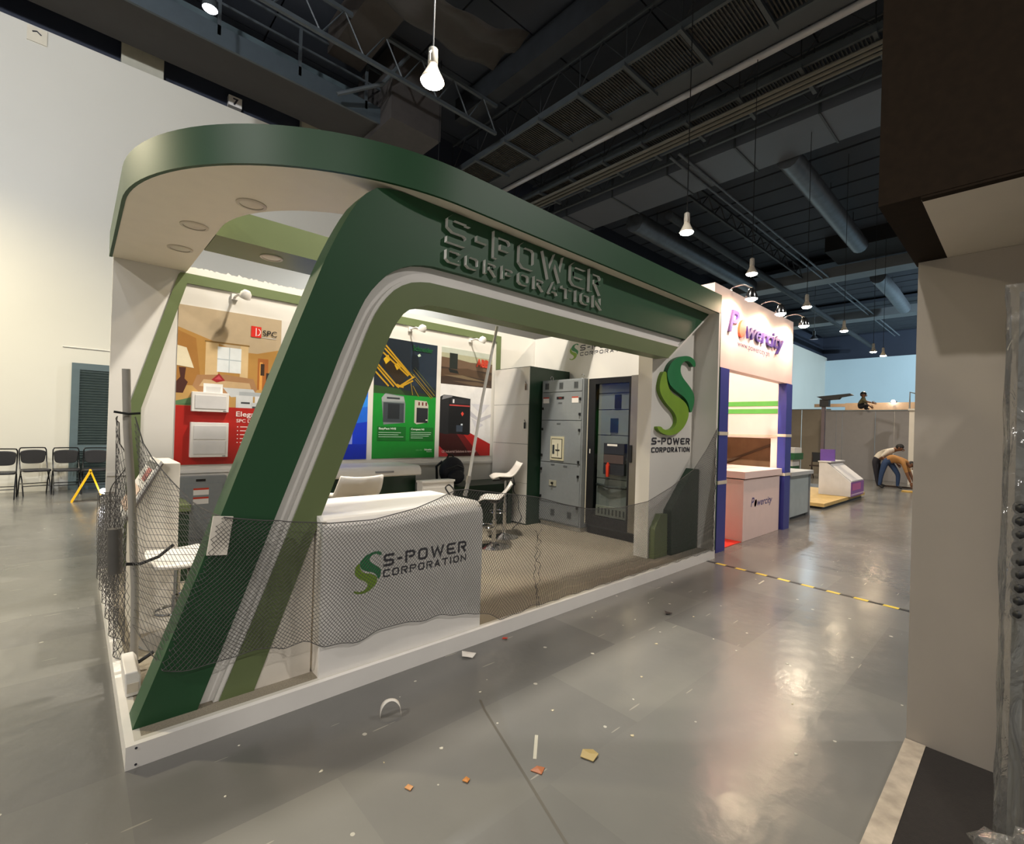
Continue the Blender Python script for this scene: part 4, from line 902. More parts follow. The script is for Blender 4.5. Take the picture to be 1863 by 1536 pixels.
tag(MB().tube(smoothline([(4.52, 2.70, .86), (4.44, 2.56, .74), (4.40, 2.52, .60), (4.44, 2.46, .5), (4.40, 2.40, .36), (4.42, 2.36, .22), (4.2, 2.3, .112), (3.9, 2.1, .165)][:7]), .006, 6).build('cable', M_black), 'thin black cable hanging in front of the storage cabinet', 'cable')

# slanted display stand at the left end
t = thing('display_stand', 'white slanted display stand with red and black print at the left end of the booth', 'stand', (.24, 1.5, .1))
MB().prism([(.10, .1), (.10, .76), (.055, .86), (.225, 1.20), (.33, 1.20), (.33, .1)], 'y', 1.32, 1.85).build('body', M_pinkwhite, t, bevel=.004)
MB().prism([(.045, .862), (.055, .85), (.235, 1.208), (.225, 1.218)], 'y', 1.315, 1.855).build('print_panel', M_white, t)
n_ = Vector((-(1.2-.86), 0, .17)).normalized()
def slant(a, b, y0, y1, h, nm):
    p = lambda k, y: (.055+.17*k-.0115, y, .86+.34*k+.006)
    MB().poly([p(a, y0), p(a, y1), p(b, y1), p(b, y0)]).build(nm, flat(h), t)
slant(.62, .85, 1.40, 1.6, 'a5281e', 'red_print'); slant(.86, .97, 1.34, 1.8, '2b2b2e', 'dark_print'); slant(.08, .5, 1.36, 1.82, 'd8b9a4', 'pale_print')
MB().prism([(.055, .845), (.225, 1.185), (.232, 1.20), (.24, 1.20), (.07, .845)], 'y', 1.305, 1.32).build('edge_strip', mat('taupe_edge', '6f6760', .5), t)
t = thing('green_box', 'small dark green display box beside the grey panel board', 'box', (.44, 2.6, .1))
MB().box(.405, 2.40, .1, .545, 2.85, .745).build('body', M_blackgreen, t); MB().box(.395, 2.39, .70, .555, 2.86, .755).build('top', M_olive, t)
tag(MB().prism([(.40, .105), (.44, .1), (.40, .62), (.36, .62)], 'y', 1.90, 2.06).build('leaning_board', M_pinkwhite), 'narrow white board leaning between stool and green box', 'board')

# ================================================================== poles, net and loose bits at the booth front
t = thing('net_post', 'grey post holding up the net at the left end of the booth', 'post', (.06, .80, .1))
MB().tube([(.082, .80, .1), (.075, .80, .55), (.045, .80, 1.1), (.018, .80, 1.45), (.006, .80, 1.76)], .019, 10).build('tube', mat('grey_pvc', '9a958c', .5, vary=.1), t, smooth=True)
for z in (1.515,): MB().tube([(-.04, .775, z+.01), (.02, .768, z), (.07, .775, z+.006)], .007, 6).build('tie', M_black, t)
MB().tube([(.03, .76, .70), (.09, .765, .69), (.17, .77, .715), (.24, .79, .77)], .009, 6).build('tie', M_black, t)
MB().tube([(.06, .765, .17), (.10, .76, .15), (.16, .75, .19)], .010, 6).build('tie', M_black, t)
tag(MB().tube([(-.005, .92, .62), (-.006, .92, .70), (-.01, .92, .78), (-.012, .92, .87)], [.034, .036, .036, .032], 10).build('grey_sleeve', mat('dark_sleeve', '55524e', .6, vary=.15), smooth=True), 'dark grey sleeve wrapped in net behind the left post', 'sleeve')
t = thing('power_box', 'small white plug box on the platform corner by the slanted leg', 'plug box', (.06, .55, .104))
mb = MB().prism([(.025, .104), (.085, .104), (.085, .20), (.07, .225), (.02, .225)], 'y', .46, .74); mb.build('case', M_white, t, bevel=.006)
MB().box(.03, .455, .125, .075, .46, .17).build('socket', mat('cream_ring', 'c9bfae'), t)
t = thing('white_pole', 'long white pole leaning up from the right end of the counter', 'pole', (1.96, .35, .975))
MB().tube([(1.985, .33, 1.10), (2.10, .34, 1.72), (2.235, .35, 2.31)], .012, 10).build('tube', mat('white_tube', 'e6e2d8', .3), t, smooth=True)
MB().tube([(1.955, .33, .976), (1.972, .33, 1.04), (1.987, .33, 1.11)], [.017, .016, .014], 10).build('foot', mat('clear_grey_foot', 'a5a39c', .25), t, smooth=True)
MB().tube([(1.978, .33, 1.075), (1.99, .33, 1.125)], .019, 10).build('joint', mat('grey_pvc', '77736d'), t, smooth=True)
tag(MB().tube(smoothline([(1.88, .42, .98), (1.86, .45, 1.03), (1.90, .46, 1.05), (1.92, .42, 1.01), (1.90, .40, .985), (1.94, .38, .982)]), .006, 6).build('wire_tangle', M_black), 'small tangle of dark wire at the foot of the white pole', 'wire')
tag(MB().box(.285, .119, .835, .372, .127, 1.025).build('white_card', M_pinkwhite, bevel=.002), 'white card fixed on the slanted dark green leg', 'card')
bpy.data.objects['white_card'].rotation_euler = (0, .12, 0)

def interp(tab, x):
    for (a, b), (c, d) in zip(tab, tab[1:]):
        if x <= c: return b+(d-b)*max(0, (x-a))/(c-a)
    return tab[-1][1]
TOP = [(.06, 1.50), (.10, 1.33), (.18, 1.19), (.27, 1.06), (.34, 1.022), (.52, .985), (.80, .950), (1.08, .942), (1.37, .982), (1.53, 1.028), (1.66, 1.075), (1.75, 1.075), (2.1, 1.02), (2.39, .975), (2.72, .89), (3.05, .822), (3.5, .79), (3.94, .812), (4.4, .93), (4.87, 1.095), (5.15, 1.32), (5.40, 1.575)]
BOT = [(.06, .37), (.13, .335), (.32, .305), (.45, .32), (.74, .312), (.81, .278), (1.01, .257), (1.25, .288), (1.56, .26), (1.88, .205), (2.06, .112), (2.36, .13), (3.3, .125), (5.40, .11)]
DEP = [(.06, .50), (.12, .30), (.22, .115), (.45, .10), (.76, .06), (.82, .024), (1.88, .022), (2.2, .012), (5.0, .0), (5.40, -.006)]
def netpoint(u, v):
    """u along the booth (metres), v 0..1 from hem to top rope; lower rows bunch where the net sags"""
    z0, z1 = interp(BOT, u)+.012*math.sin(23*u)*math.sin(7.3*u), interp(TOP, u)
    y = interp(DEP, u); zc = z0+(z1-z0)*v
    if u < .6:
        xl = .03+.345*(zc-.1); y = .112 if u >= xl else .112+min(.66, (xl-u)/max(.03, xl-.055)*.66)
    if u > 2.0 or u < .7: y += -.012*math.sin(6*u+3*v)*math.sin(PI*v)
    else: y += -.004*(1+math.sin(9*u+5*v))*math.sin(PI*v)
    # rope rows of the far half collapse into a gathered band
    g = v**(1-.5*min(1, max(0, (u-2.1)/.6)))
    return (u+.012*math.sin(11*v+4*u), y, z0+(z1-z0)*g)
def net(uA, uB, cell, rows, name, label, rad=.0014, fn=netpoint):
    mb = MB(); n = int((uB-uA)/cell)
    def strand(path):
        pts = [Vector(p) for p in path]; o = len(mb.v)
        for i, p in enumerate(pts):
            tn = (pts[min(i+1, len(pts)-1)]-pts[max(0, i-1)]).normalized()
            a = tn.cross(Vector((0, 1, 0)));  a = a.normalized() if a.length > 1e-6 else Vector((1, 0, 0)); b = a.cross(tn)
            for q in range(3):
                an = 2*PI*q/3; mb.v.append(tuple(p+(a*math.cos(an)+b*math.sin(an))*rad))
        for i in range(len(pts)-1):
            for q in range(3): mb.f.append([o+3*i+q, o+3*i+(q+1) % 3, o+3*i+3+(q+1) % 3, o+3*i+3+q]); mb.m.append(0)
    for k in range(-rows, n+1):
        for sgn in (1, -1):
            path = []
            for j in range(rows+1):
                u = uA+cell*(k+j) if sgn > 0 else uA+cell*(k+rows-j)
                if uA-1e-6 <= u <= uB+1e-6: path.append(fn(u, j/rows))
                elif len(path) > 1: strand(path); path = []
                else: path = []
            if len(path) > 1: strand(path)
    t = thing(name, label, 'net', fn((uA+uB)/2, 0))
    tag(mb.build('mesh', M_net, t), kind='stuff')
    for v, r_ in ((0, .0022), (1, .003)): MB().tube([fn(uA+(uB-uA)*i/160, v) for i in range(161)], r_, 5).build('edge_rope', M_net, t)
    return t
nt_ = net(.06, 5.40, .021, 30, 'safety_net', 'dark diamond-mesh net stretched across the booth front')
# dark lacing where two lengths of net meet
for dx in (0, .015):
    pts = [(2.42+dx+random.uniform(-.03, .03), .004-.004*math.cos(i), .72-.60*i/18) for i in range(19)]
    MB().tube(smoothline(pts, 3), .0022, 5).build('lacing', M_net, nt_)
pts = [(5.372+.018*math.sin(i*1.7), -.008, 1.55-1.40*i/24) for i in range(25)]
MB().tube(smoothline(pts, 3), .0035, 5).build('lacing', M_net, nt_)
# gathered net running back along the left side
def sidenet(u, v):
    k = max(0.0, (u-.84)/2.3); zt = 1.45-.55*min(1, k*5)+.08*math.sin(5*k)
    if k < .04: zt = 1.5-.9*k
    x = .02+.035*math.sin(17*u+2.5*v)*(1-.5*k)-.03*v*(1-k)+.02
    return (x-.05*k, u, .12+(zt-.12)*v)
net(.84, 3.16, .036, 22, 'side_net', 'dark net gathered in folds along the open left side of the booth', fn=sidenet)

# ================================================================== left hall: chairs and A-frame sign
def chair_proto():
    t = thing('banquet_chair', 'x', 'chair', (0, 0, 0))
    # faces -Y
    for s_ in (-1, 1):
        MB().tube([(s_*.21, .16, 0), (s_*.21, .10, .25), (s_*.21, -.02, .44)], .011, 8).build('rear_leg', M_blackmetal, t, smooth=True)
        MB().tube([(s_*.20, -.20, 0), (s_*.20, -.08, .25), (s_*.20, .10, .46), (s_*.20, .17, .62)], .011, 8).build('front_leg', M_blackmetal, t, smooth=True)
    MB().tube(smoothline([(-.20, .17, .60), (-.20, .215, .80), (-.185, .225, .845), (-.15, .228, .86), (.15, .228, .86), (.185, .225, .845), (.20, .215, .80), (.20, .17, .60)], 4), .011, 8).build('back_frame', M_blackmetal, t, smooth=True)
    MB().tube([(-.21, .10, .2), (0, .10, .2), (.21, .10, .2)], .008, 6).build('stretcher', M_blackmetal, t); MB().tube([(-.20, -.12, .17), (0, -.12, .17), (.20, -.12, .17)], .008, 6).build('stretcher', M_blackmetal, t)
    # padded back with bowed lower edge
    ol = smoothline([(-.17, .80), (0, .825), (.17, .80), (.185, .70), (.15, .585), (0, .565), (-.15, .585), (-.185, .70)], 5, True)
    mb = MB().prism([(x, z) for x, z in ol], 'y', .178, .215); mb.build('backrest', M_vinyl, t, bevel=.01)
    so = smoothline([(-.19, -.19), (0, -.215), (.19, -.19), (.2, 0), (.18, .15), (0, .17), (-.18, .15), (-.2, 0)], 5, True)
    MB().prism(so, 'z', .435, .475).build('seat', M_vinyl, t, bevel=.012)
    for c in t.children: c.data.transform(Matrix.Scale(.9, 4, (1, 0, 0)))
    return t
cp = chair_proto()
for i, (x, y, rz, lab) in enumerate(((-1.10, 9.75, .0, 'leftmost black padded chair by the hall partition, cut by the photo edge'), (-.70, 10.2, .22, 'second black padded chair from the left, turned slightly'), (-.28, 10.1, .08, 'third black padded chair from the left, beside the louvred door'), (.12, 10.0, -.05, 'black padded chair in front of the louvred door'))):
    o = cp if i == 0 else copy_tree(cp); place(o, (x, y, 0), rz, lab, 'black padded chairs along the hall partition')
t = thing('floor_sign', 'folded yellow caution sign standing on edge before the chairs', 'sign', (.02, 8.8, 0))
for nm, s_ in (('panel', -1), ('panel', 1)):
    p = MB().prism([(.02, .53), (.045, .53), (.02+s_*.205+.0, 0), (.02+s_*.205-.025, 0)], 'y', 8.7, 8.95); p.build(nm, M_yellow, t)
MB().tube([(.03, 8.7, .53), (.03, 8.95, .53)], .02, 8).build('hinge', M_yellow, t)
t = thing('work_light', 'small glowing lamp on the floor behind the booth edge', 'lamp', (.20, 8.6, 0))
MB().box(.17, 8.55, .0, .25, 8.65, .12).build('case', M_white, t); MB().ball((.20, 8.54, .19), .05, 12, 8).build('bulb', M_bulbcool, t, smooth=True)

# ================================================================== neighbouring pink-lit booth
t = thing('sign_header', 'white sign header with purple lettering lit by three arm lamps', 'sign', (6.88, .15, 2.35))
MB().box(5.53, .10, 2.35, 8.26, .24, 3.37).build('panel', M_pink, t)
MB().box(5.46, .10, 2.35, 5.53, .9, 3.37).build('side_panel', M_pink, t); MB().box(8.19, .24, 2.35, 8.26, .9, 3.37).build('side_panel', M_pink, t)
M_purple = flat('3a2f78'); M_or = flat('d4502a')
FS = lambda y: (lambda u, v, d: (u, y-d-.001, v))
def pc_word(x0, z0, w, size, y, d, par):
    # letters of the word, then the red o
    mb = MB(); text_mesh(mb, 'P', lambda u, v, dd: (x0+u, y-dd-.001, z0+v), size*1.25, 0, shear=.3, bold=.012*size, width=w*.155, d=d)
    mb.build('lettering', M_purple, par)
    mb = MB(); n = 20
    c_, rx, rz_ = x0+w*.21, w*.052, size*.36; pts = [(c_+rx*math.cos(2*PI*i/n)+.25*rz_*math.sin(2*PI*i/n), z0+size*.28+rz_*math.sin(2*PI*i/n)) for i in range(n)]
    mb.prism(pts, 'y', y-d-.001, y-.001); mb.build('round_o', M_or, par)
    mb = MB(); text_mesh(mb, 'wercity', lambda u, v, dd: (x0+w*.285+u, y-dd-.001, z0+v), size, 0, shear=.3, bold=.012*size, width=w*.715, d=d)
    mb.build('lettering', M_purple, par)
pc_word(5.83, 2.83, 1.95, .34, .10, .03, t)
mb = MB(); text_mesh(mb, 'www.powercity.ph', lambda u, v, dd: (6.15+u, .0985, 2.68+v), .12, 0, width=1.12); mb.build('lettering', flat('43346a'), t)
def arm_lamp(x, label):
    t = thing('arm_lamp', label, 'lamp', (x, .1, 3.37), 'arm lamps over the neighbouring sign')
    MB().box(x-.03, .11, 3.37, x+.03, .17, 3.39).build('clamp', M_chrome, t)
    MB().tube(smoothline([(x, .14, 3.385), (x, .06, 3.42), (x, -.05, 3.42), (x, -.15, 3.36)], 5), .010, 8).build('arm', M_chrome, t, smooth=True)
    MB().lathe([(.02, .14), (.04, .12), (.07, .04), (.075, .0)], 16, (x, -.15, 3.22), cap=False).build('shade', M_chrome, t, smooth=True)
    MB().lathe([(.072, .005), (.05, -.02), (.003, -.03)], 16, (x, -.15, 3.22)).build('bulb', M_bulb, t, smooth=True)
    spot_light('arm_lamp_light', (x, -.15, 3.17), 48, (1.0, .56, .46), 150, .6, .03, target=(x, .15, 2.75))
for x, lab in ((5.94, 'left arm lamp over the neighbouring sign, nearest'), (6.95, 'middle arm lamp over the neighbouring sign'), (7.95, 'right arm lamp over the neighbouring sign, farthest')): arm_lamp(x, lab)
for x0, x1, lab in ((5.68, 5.93, 'royal blue post under the sign header, nearer one'), (8.04, 8.30, 'royal blue post under the sign header, farther one')):
    t = thing('blue_post', lab, 'post', ((x0+x1)/2, .15, 0), 'blue posts of the neighbouring booth')
    MB().box(x0, .10, 0, x1, .22, 2.349).build('core', M_blue, t)
    for z in (.865, 1.49): MB().box(x0-.004, .094, z, x1+.004, .224, z+.045).build('cream_band', flat('cfc8b4'), t)
t = thing('side_wall', 'white side wall with two green stripes inside the neighbouring booth', 'booth wall', (8.08, .9, 0))
WX = 8.06
for a in ((WX, .23, 1.46, 8.12, 2.9, 2.9), (WX, .23, 0, 8.12, .33, 1.46), (WX, 1.25, 0, 8.12, 2.9, 1.46), (WX, .33, 0, 8.12, 1.25, .98)): MB().box(*a).build('panel', M_pink, t)
for z0, z1 in ((1.99, 2.07), (1.865, 1.945)): MB().box(WX-.006, .235, z0, WX, 2.9, z1).build('green_stripe', flat('5fae4e'), t)
MB().box(WX-.006, .235, 1.475, WX, 2.9, 1.515).build('cream_stripe', flat('cfc8b4'), t)
t = thing('brown_board', 'brown board with a slanting brace seen through the side wall opening', 'board', (8.5, .9, 0))
MB().box(8.45, .0+.2, .9, 8.48, 1.6, 1.6).build('board', mat('brown_card', '8a6a4c', .7, vary=.15, scale=5), t); MB().prism([(.3, 1.40), (.34, 1.42), (1.25, 1.02), (1.2, 1.0)], 'x', 8.42, 8.45).build('brace', mat('umber_slat', '5c4632', .7), t)
MB().box(8.45, .9, 0, 8.48, .98, .9).build('leg', mat('umber_slat', '5c4632'), t)
tag(MB().box(5.56, 2.9, 0, 8.26, 2.96, 2.9).build('partition', M_pink), 'white rear panel of the neighbouring booth, mostly hidden', 'booth wall')
t = thing('demo_counter', 'white box counter with purple lettering in the neighbouring booth', 'counter', (7.3, .5, 0))
MB().box(6.60, .15, 0, 7.98, .85, .87).build('body', M_pink, t, bevel=.004); MB().box(6.575, .125, .885, 8.0, .87, .985).build('top', M_pink, t, bevel=.004); MB().box(6.64, .19, .87, 7.94, .81, .885).build('shadow_gap', M_greydark, t)
pc_word(6.86, .47, .82, .15, .15, .0, t)
t = thing('assumed_booth_lamp', 'small assumed lamp behind the sign header, added to give the neighbouring booth a pink glow', 'lamp', (6.9, .4, 2.6))  # assumed, unseen lamp added for the pink glow inside this booth
MB().box(6.85, .24, 2.72, 6.95, .30, 2.80).build('bracket', M_chrome, t); MB().tube([(6.9, .30, 2.76), (6.9, .40, 2.74)], .012, 8).build('arm', M_chrome, t); MB().lathe([(.03, .08), (.06, .0)], 14, (6.9, .43, 2.66), cap=False).build('shade', M_chrome, t, smooth=True); MB().lathe([(.055, .005), (.003, -.02)], 14, (6.9, .43, 2.66)).build('bulb', M_bulb, t, smooth=True)
spot_light('assumed_booth_lamp_light', (6.9, .45, 2.62), 26, (1.0, .56, .44), 165, .4, .03, target=(7.3, 1.2, 1.2))
tag(MB().box(5.95, .16, 0.0, 6.59, 2.85, .008).build('red_carpet', M_red), 'red carpet strip inside the neighbouring booth', 'carpet')
# ------------------------------------------------------------------ further down the aisle
t = thing('grey_counter', 'pale grey counter with overhanging top just past the blue post', 'counter', (9.4, .6, 0))
MB().box(8.95, .32, .06, 10.02, .95, .80).build('body', mat('pale_blue_grey', 'a9b3b4', .5), t); MB().box(8.88, .26, .80, 10.10, 1.0, .87).build('top', mat('light_grey_top', 'b9bab8', .4), t, bevel=.004); MB().box(8.98, .36, 0, 10.0, .92, .06).build('plinth', M_greydark, t)
MB().box(10.02, .3, 0, 10.06, .95, .8).build('edge_post', M_steelgrey, t); MB().box(8.90, .3, 0, 8.95, .95, .8).build('edge_post', M_steelgrey, t)
t = thing('plywood_platform', 'bare plywood platform beyond the pale grey counter', 'platform', (12.5, 2, 0))
MB().box(11.1, .33, .05, 14.6, 5.5, .12).build('deck', M_ply, t); MB().box(11.15, .38, 0, 14.5, 5.4, .05).build('base', M_black, t)
t = thing('slanted_kiosk', 'white slanted kiosk with purple end panel on the plywood platform', 'kiosk', (13.5, .7, .12))
MB().prism([(.96, .12), (.96, .90), (.80, .90), (.285, .46), (.285, .12)], 'x', 13.0, 14.22).build('body', mat('kiosk_white', 'c9c6c4', .5), t, bevel=.005)
MB().prism([(.80, .912), (.79, .90), (.30, .48), (.28, .475), (.28, .495)], 'x', 13.08, 14.15).build('display', mat('kiosk_face', 'e2dedd', .4), t)
MB().box(12.98, .70, .90, 14.24, .98, .925).build('ledge', mat('kiosk_white', 'c9c6c4'), t)
MB().box(13.0, .279, .12, 14.22, .285, .46).build('print_panel', flat('8a4a9a'), t); MB().box(13.1, .276, .26, 13.9, .279, .42).build('pink_print', flat('c45a9a'), t); MB().box(13.02, .276, .15, 14.2, .279, .18).build('pale_print', flat('d8b9cf'), t)
tag(MB().box(13.3, .70, .925, 13.33, 1.02, 1.21).build('purple_sign', flat('6a4a9a')), 'small purple sign board standing on the slanted kiosk', 'sign')
t = thing('lamp_post', 'dark post with long black arm rising behind the kiosk', 'post', (13.5, 1.02, .12))
MB().box(13.45, .99, .12, 13.55, 1.06, 2.34).build('pole', mat('mauve_pole', '5a4e52', .5), t); MB().box(13.42, .90, 2.28, 13.58, 1.10, 2.46).build('bracket', M_black, t)
MB().prism([(1.17, 2.53), (1.0, 2.44), (.70, 2.46), (.66, 2.51), (.40, 2.555), (.45, 2.59)], 'x', 13.40, 13.62).build('arm', M_black, t)
t = thing('folding_chair', 'dark wooden chair standing behind the slanted kiosk', 'chair', (19.3, 2.75, 0))
for y in (2.62, 2.9):
    MB().tube([(19.2, y, 0), (19.35, y, .95)], .02, 6).build('leg', mat('dark_wood', '3a2b22', .5), t); MB().tube([(19.5, y, 0), (19.25, y, .47)], .02, 6).build('leg', mat('dark_wood', '3a2b22'), t)
MB().box(19.05, 2.6, .45, 19.45, 2.92, .49).build('seat', mat('dark_wood', '3a2b22'), t); MB().box(19.32, 2.6, .6, 19.36, 2.92, .95).build('backrest', M_vinyl, t)
t = thing('green_dispenser', 'green and white stand beside the farther blue post', 'stand', (15.9, 2.5, 0))
MB().box(15.6, 2.38, .0, 16.2, 2.75, .60).build('base', M_logo_dk3, t); MB().box(15.6, 2.38, .60, 16.2, 2.75, .80).build('middle', mat('kiosk_white', 'c9c6c4'), t); MB().box(15.5, 2.3, .80, 16.3, 2.8, 1.0).build('top', M_logo_dk3, t); MB().box(15.55, 2.32, 1.0, 16.2, 2.78, 1.16).build('cap', mat('kiosk_white', 'c9c6c4'), t)
# far partition of shell-scheme panels
t = thing('shell_partition', 'grey partition of flat panels across the hall behind the workers', 'partition', (21, 1.8, 0))
for y0, y1 in ((.30, .78), (.785, 1.345), (1.35, 2.385), (2.39, 2.585), (2.59, 2.955)): MB().box(21.0, y0, 0, 21.04, y1-.006, 2.53).build('panel', mat('partition_grey', '8f8b8a', .6, vary=.03), t)
MB().box(20.98, .30, 2.53, 21.06, 2.955, 2.57).build('top_rail', M_steelgrey, t)
MB().box(20.96, 2.955, 0, 21.06, 3.02, 2.75).build('edge_post', mat('pale_post', 'b9b4b2', .4), t)
t = thing('shell_partition', 'beige partition panels left of the dark lamp post', 'partition', (22, 4, 0))
for y0, y1 in ((3.03, 4.10), (4.12, 5.4), (5.42, 6.8)): MB().box(22.0, y0, 0, 22.04, y1-.01, 2.64).build('panel', mat('partition_beige', '9c8f7c', .6, vary=.03), t)
MB().box(21.98, 3.03, 2.64, 22.06, 6.8, 2.67).build('top_rail', M_steelgrey, t)
t = thing('rear_booth', 'orange-brown booth header band seen above the grey partition', 'booth', (24, 2, 0))
MB().box(24, .2, 2.68, 24.1, 3.0, 3.02).build('header', mat('tan_header', 'b59a80', .6), t); MB().box(24, 3.0, 2.86, 24.1, 4.2, 3.0).build('header_end', mat('tan_header', 'b59a80'), t)
for y in (.25, 1.2, 2.9): MB().box(24.02, y, 0, 24.08, y+.08, 2.68).build('post', M_pinkwhite, t)
t = thing('white_upright', 'white upright column at the right end of the grey partition', 'column', (20.2, .12, 0))
MB().box(20.15, .05, 0, 20.35, .24, 2.50).build('shaft', M_pinkwhite, t); MB().box(20.1, .02, 2.50, 20.4, .27, 2.56).build('cap', M_pinkwhite, t)
t = thing('metal_frame', 'thin grey metal frame on top of the white upright', 'frame', (20.2, .12, 2.56))
MB().tube([(20.25, .25, 2.56), (20.25, .25, 3.12), (20.25, -.3, 2.95), (20.25, -.3, 2.56)], .025, 6).build('tube', M_steelgrey, t)
t = thing('spot_flood', 'small bright lamp above the grey partition', 'lamp', (23.5, 1.3, 3.02)); MB().box(23.98, 1.2, 3.02, 24.1, 1.4, 3.08).build('case', M_black, t); MB().ball((23.9, 1.3, 3.05), .07, 12, 8).build('lens', M_bulbcool, t, smooth=True)
# floor timbers beside the workers
tag(MB().box(18.4, -.35, 0.0, 18.52, .78, .05).build('timber', mat('dark_wood', '3a2b22')), 'dark length of timber on the floor at the workers feet', 'timber')
tag(MB().box(17.1, -.5, 0.0, 17.4, -.05, .03).build('offcut', mat('yellow_offcut', 'c9a04a', .6)), 'yellowish board offcut on the floor before the workers', 'offcut')

# ------------------------------------------------------------------ people
SKIN = mat('brown_skin', '7a5138', .5, vary=.05); HAIR = mat('black_hair', '15110f', .7, vary=.1)
def person(name, label, J, bones, rad, region, mats, head_dir, hair=True, cap=None):
    """J joints; bones (a,b); rad; region bone -> material index"""
    org = Vector((J['pelvis'][0], J['pelvis'][1], min(p[2] for p in J.values())-.03))
    t = thing(name, label, 'person', tuple(org))
    names = list(J); idx = {n: i for i, n in enumerate(names)}
    me = bpy.data.meshes.new('body'); me.from_pydata([tuple(Vector(J[n])-org) for n in names], [(idx[a], idx[b]) for a, b in bones], [])
    o = bpy.data.objects.new('body', me); col.objects.link(o)
    md = o.modifiers.new('skin', 'SKIN'); md.use_smooth_shade = True
    for i, n in enumerate(names): me.skin_vertices[0].data[i].radius = (rad[n], rad[n]*(1.25 if n in ('chest', 'spine', 'pelvis') else 1.0)); me.skin_vertices[0].data[i].use_root = (n == 'pelvis')
    sd = o.modifiers.new('sub', 'SUBSURF'); sd.levels = 2; sd.render_levels = 2
    bpy.context.view_layer.update()
    m2 = bpy.data.meshes.new_from_object(o.evaluated_get(bpy.context.evaluated_depsgraph_get()))
    o.modifiers.clear(); o.data = m2; m2.materials.clear()
    for m in mats: m2.materials.append(m)
    segs = [(Vector(J[a])-org, Vector(J[b])-org, region[(a, b)]) for a, b in bones]
    for p in m2.polygons:
        c = p.center; best = None
        for a, b, r_ in segs:
            d = b-a; k = max(0, min(1, (c-a).dot(d)/max(1e-9, d.length_squared))); q = (c-(a+d*k)).length
            if best is None or q < best[0]: best = (q, r_)
        p.material_index = best[1]; p.use_smooth = True
    o.parent = t; o['_org'] = tuple(org)
    # head with face on the body: eyes, nose, mouth, ears, hair
    h = Vector(J['head']); f_ = Vector(head_dir).normalized(); nk = (Vector(J['head'])-Vector(J['neck'])).normalized()
    sd_ = f_.cross(nk).normalized(); upv = sd_.cross(f_)
    for s_ in (-1, 1): MB().ball(tuple(h+f_*.088+sd_*s_*.034+upv*.012), .013, 8, 6).build('eye', M_black, t)
    MB().ball(tuple(h+f_*.108-upv*.012), (.02, .02, .024), 8, 6).build('nose', SKIN, t, smooth=True)
    MB().ball(tuple(h+f_*.092-upv*.05), (.018, .026, .008), 8, 6).build('mouth', mat('lips', '5a3028', .5), t)
    for s_ in (-1, 1): MB().ball(tuple(h+sd_*s_*.098), (.02, .02, .032), 8, 6).build('ear', SKIN, t, smooth=True)
    mb = MB(); mb.ball((0, 0, 0), 1, 16, 10); V = []
    for v in mb.v:
        w = Vector(v); V.append(tuple(h-f_*.022+upv*.03+sd_*w.x*.106+f_*w.y*.106+upv*w.z*.108))
    mb.v = V; keep = [i for i, f in enumerate(mb.f) if sum((Vector(V[q])-h).dot(upv*1.0-f_*.75) for q in f) > 0]
    mb.f = [mb.f[i] for i in keep]; mb.m = [0]*len(keep); mb.build('hair' if not cap else 'cap', HAIR if not cap else cap, t, smooth=True)
    # hands: palm and five fingers
    for s_ in ('l', 'r'):
        if 'hand_'+s_ not in J: continue
        hd = Vector(J['hand_'+s_]); dv = (hd-Vector(J['elbow_'+s_])).normalized(); a = dv.cross(Vector((1, .2, .1))).normalized()
        mb = MB(); mb.tube([tuple(hd), tuple(hd+dv*.08)], [.03, .036], 8)
        for q, L in enumerate((.07, .08, .075, .06)): mb.tube([tuple(hd+dv*.075+a*(q-1.5)*.019), tuple(hd+dv*(.075+L*.55)+a*(q-1.5)*.021), tuple(hd+dv*(.07+L)+a*(q-1.5)*.02+Vector((0, 0, -.015)))], [.010, .009, .007], 6)
        mb.tube([tuple(hd+a*.03), tuple(hd+dv*.05+a*.058), tuple(hd+dv*.085+a*.056)], [.012, .010, .008], 6)
        mb.build('hand', SKIN, t, smooth=True)
    return t
B_ALL = [('pelvis', 'spine'), ('spine', 'chest'), ('chest', 'neck'), ('neck', 'head'), ('head', 'crown')]
for s_ in 'lr': B_ALL += [('chest', 'sh_'+s_), ('sh_'+s_, 'elbow_'+s_), ('elbow_'+s_, 'hand_'+s_), ('pelvis', 'hip_'+s_), ('hip_'+s_, 'knee_'+s_), ('knee_'+s_, 'ankle_'+s_), ('ankle_'+s_, 'toe_'+s_)]
RAD = dict(pelvis=.13, spine=.125, chest=.14, neck=.055, head=.095, crown=.075)
for s_ in 'lr': RAD.update({'sh_'+s_: .07, 'elbow_'+s_: .045, 'hand_'+s_: .032, 'hip_'+s_: .095, 'knee_'+s_: .065, 'ankle_'+s_: .045, 'toe_'+s_: .038})
REG = {}
for a, b in B_ALL:
    REG[(a, b)] = 1 if a in ('pelvis', 'hip_l', 'hip_r', 'knee_l', 'knee_r') else 0
    if a in ('neck', 'head') or a.startswith('elbow'): REG[(a, b)] = 2
    if a.startswith('ankle'): REG[(a, b)] = 3
REG[('pelvis', 'spine')] = 0
SHOE = mat('dark_shoe', '1e1c1c', .6)
X0 = 18.0
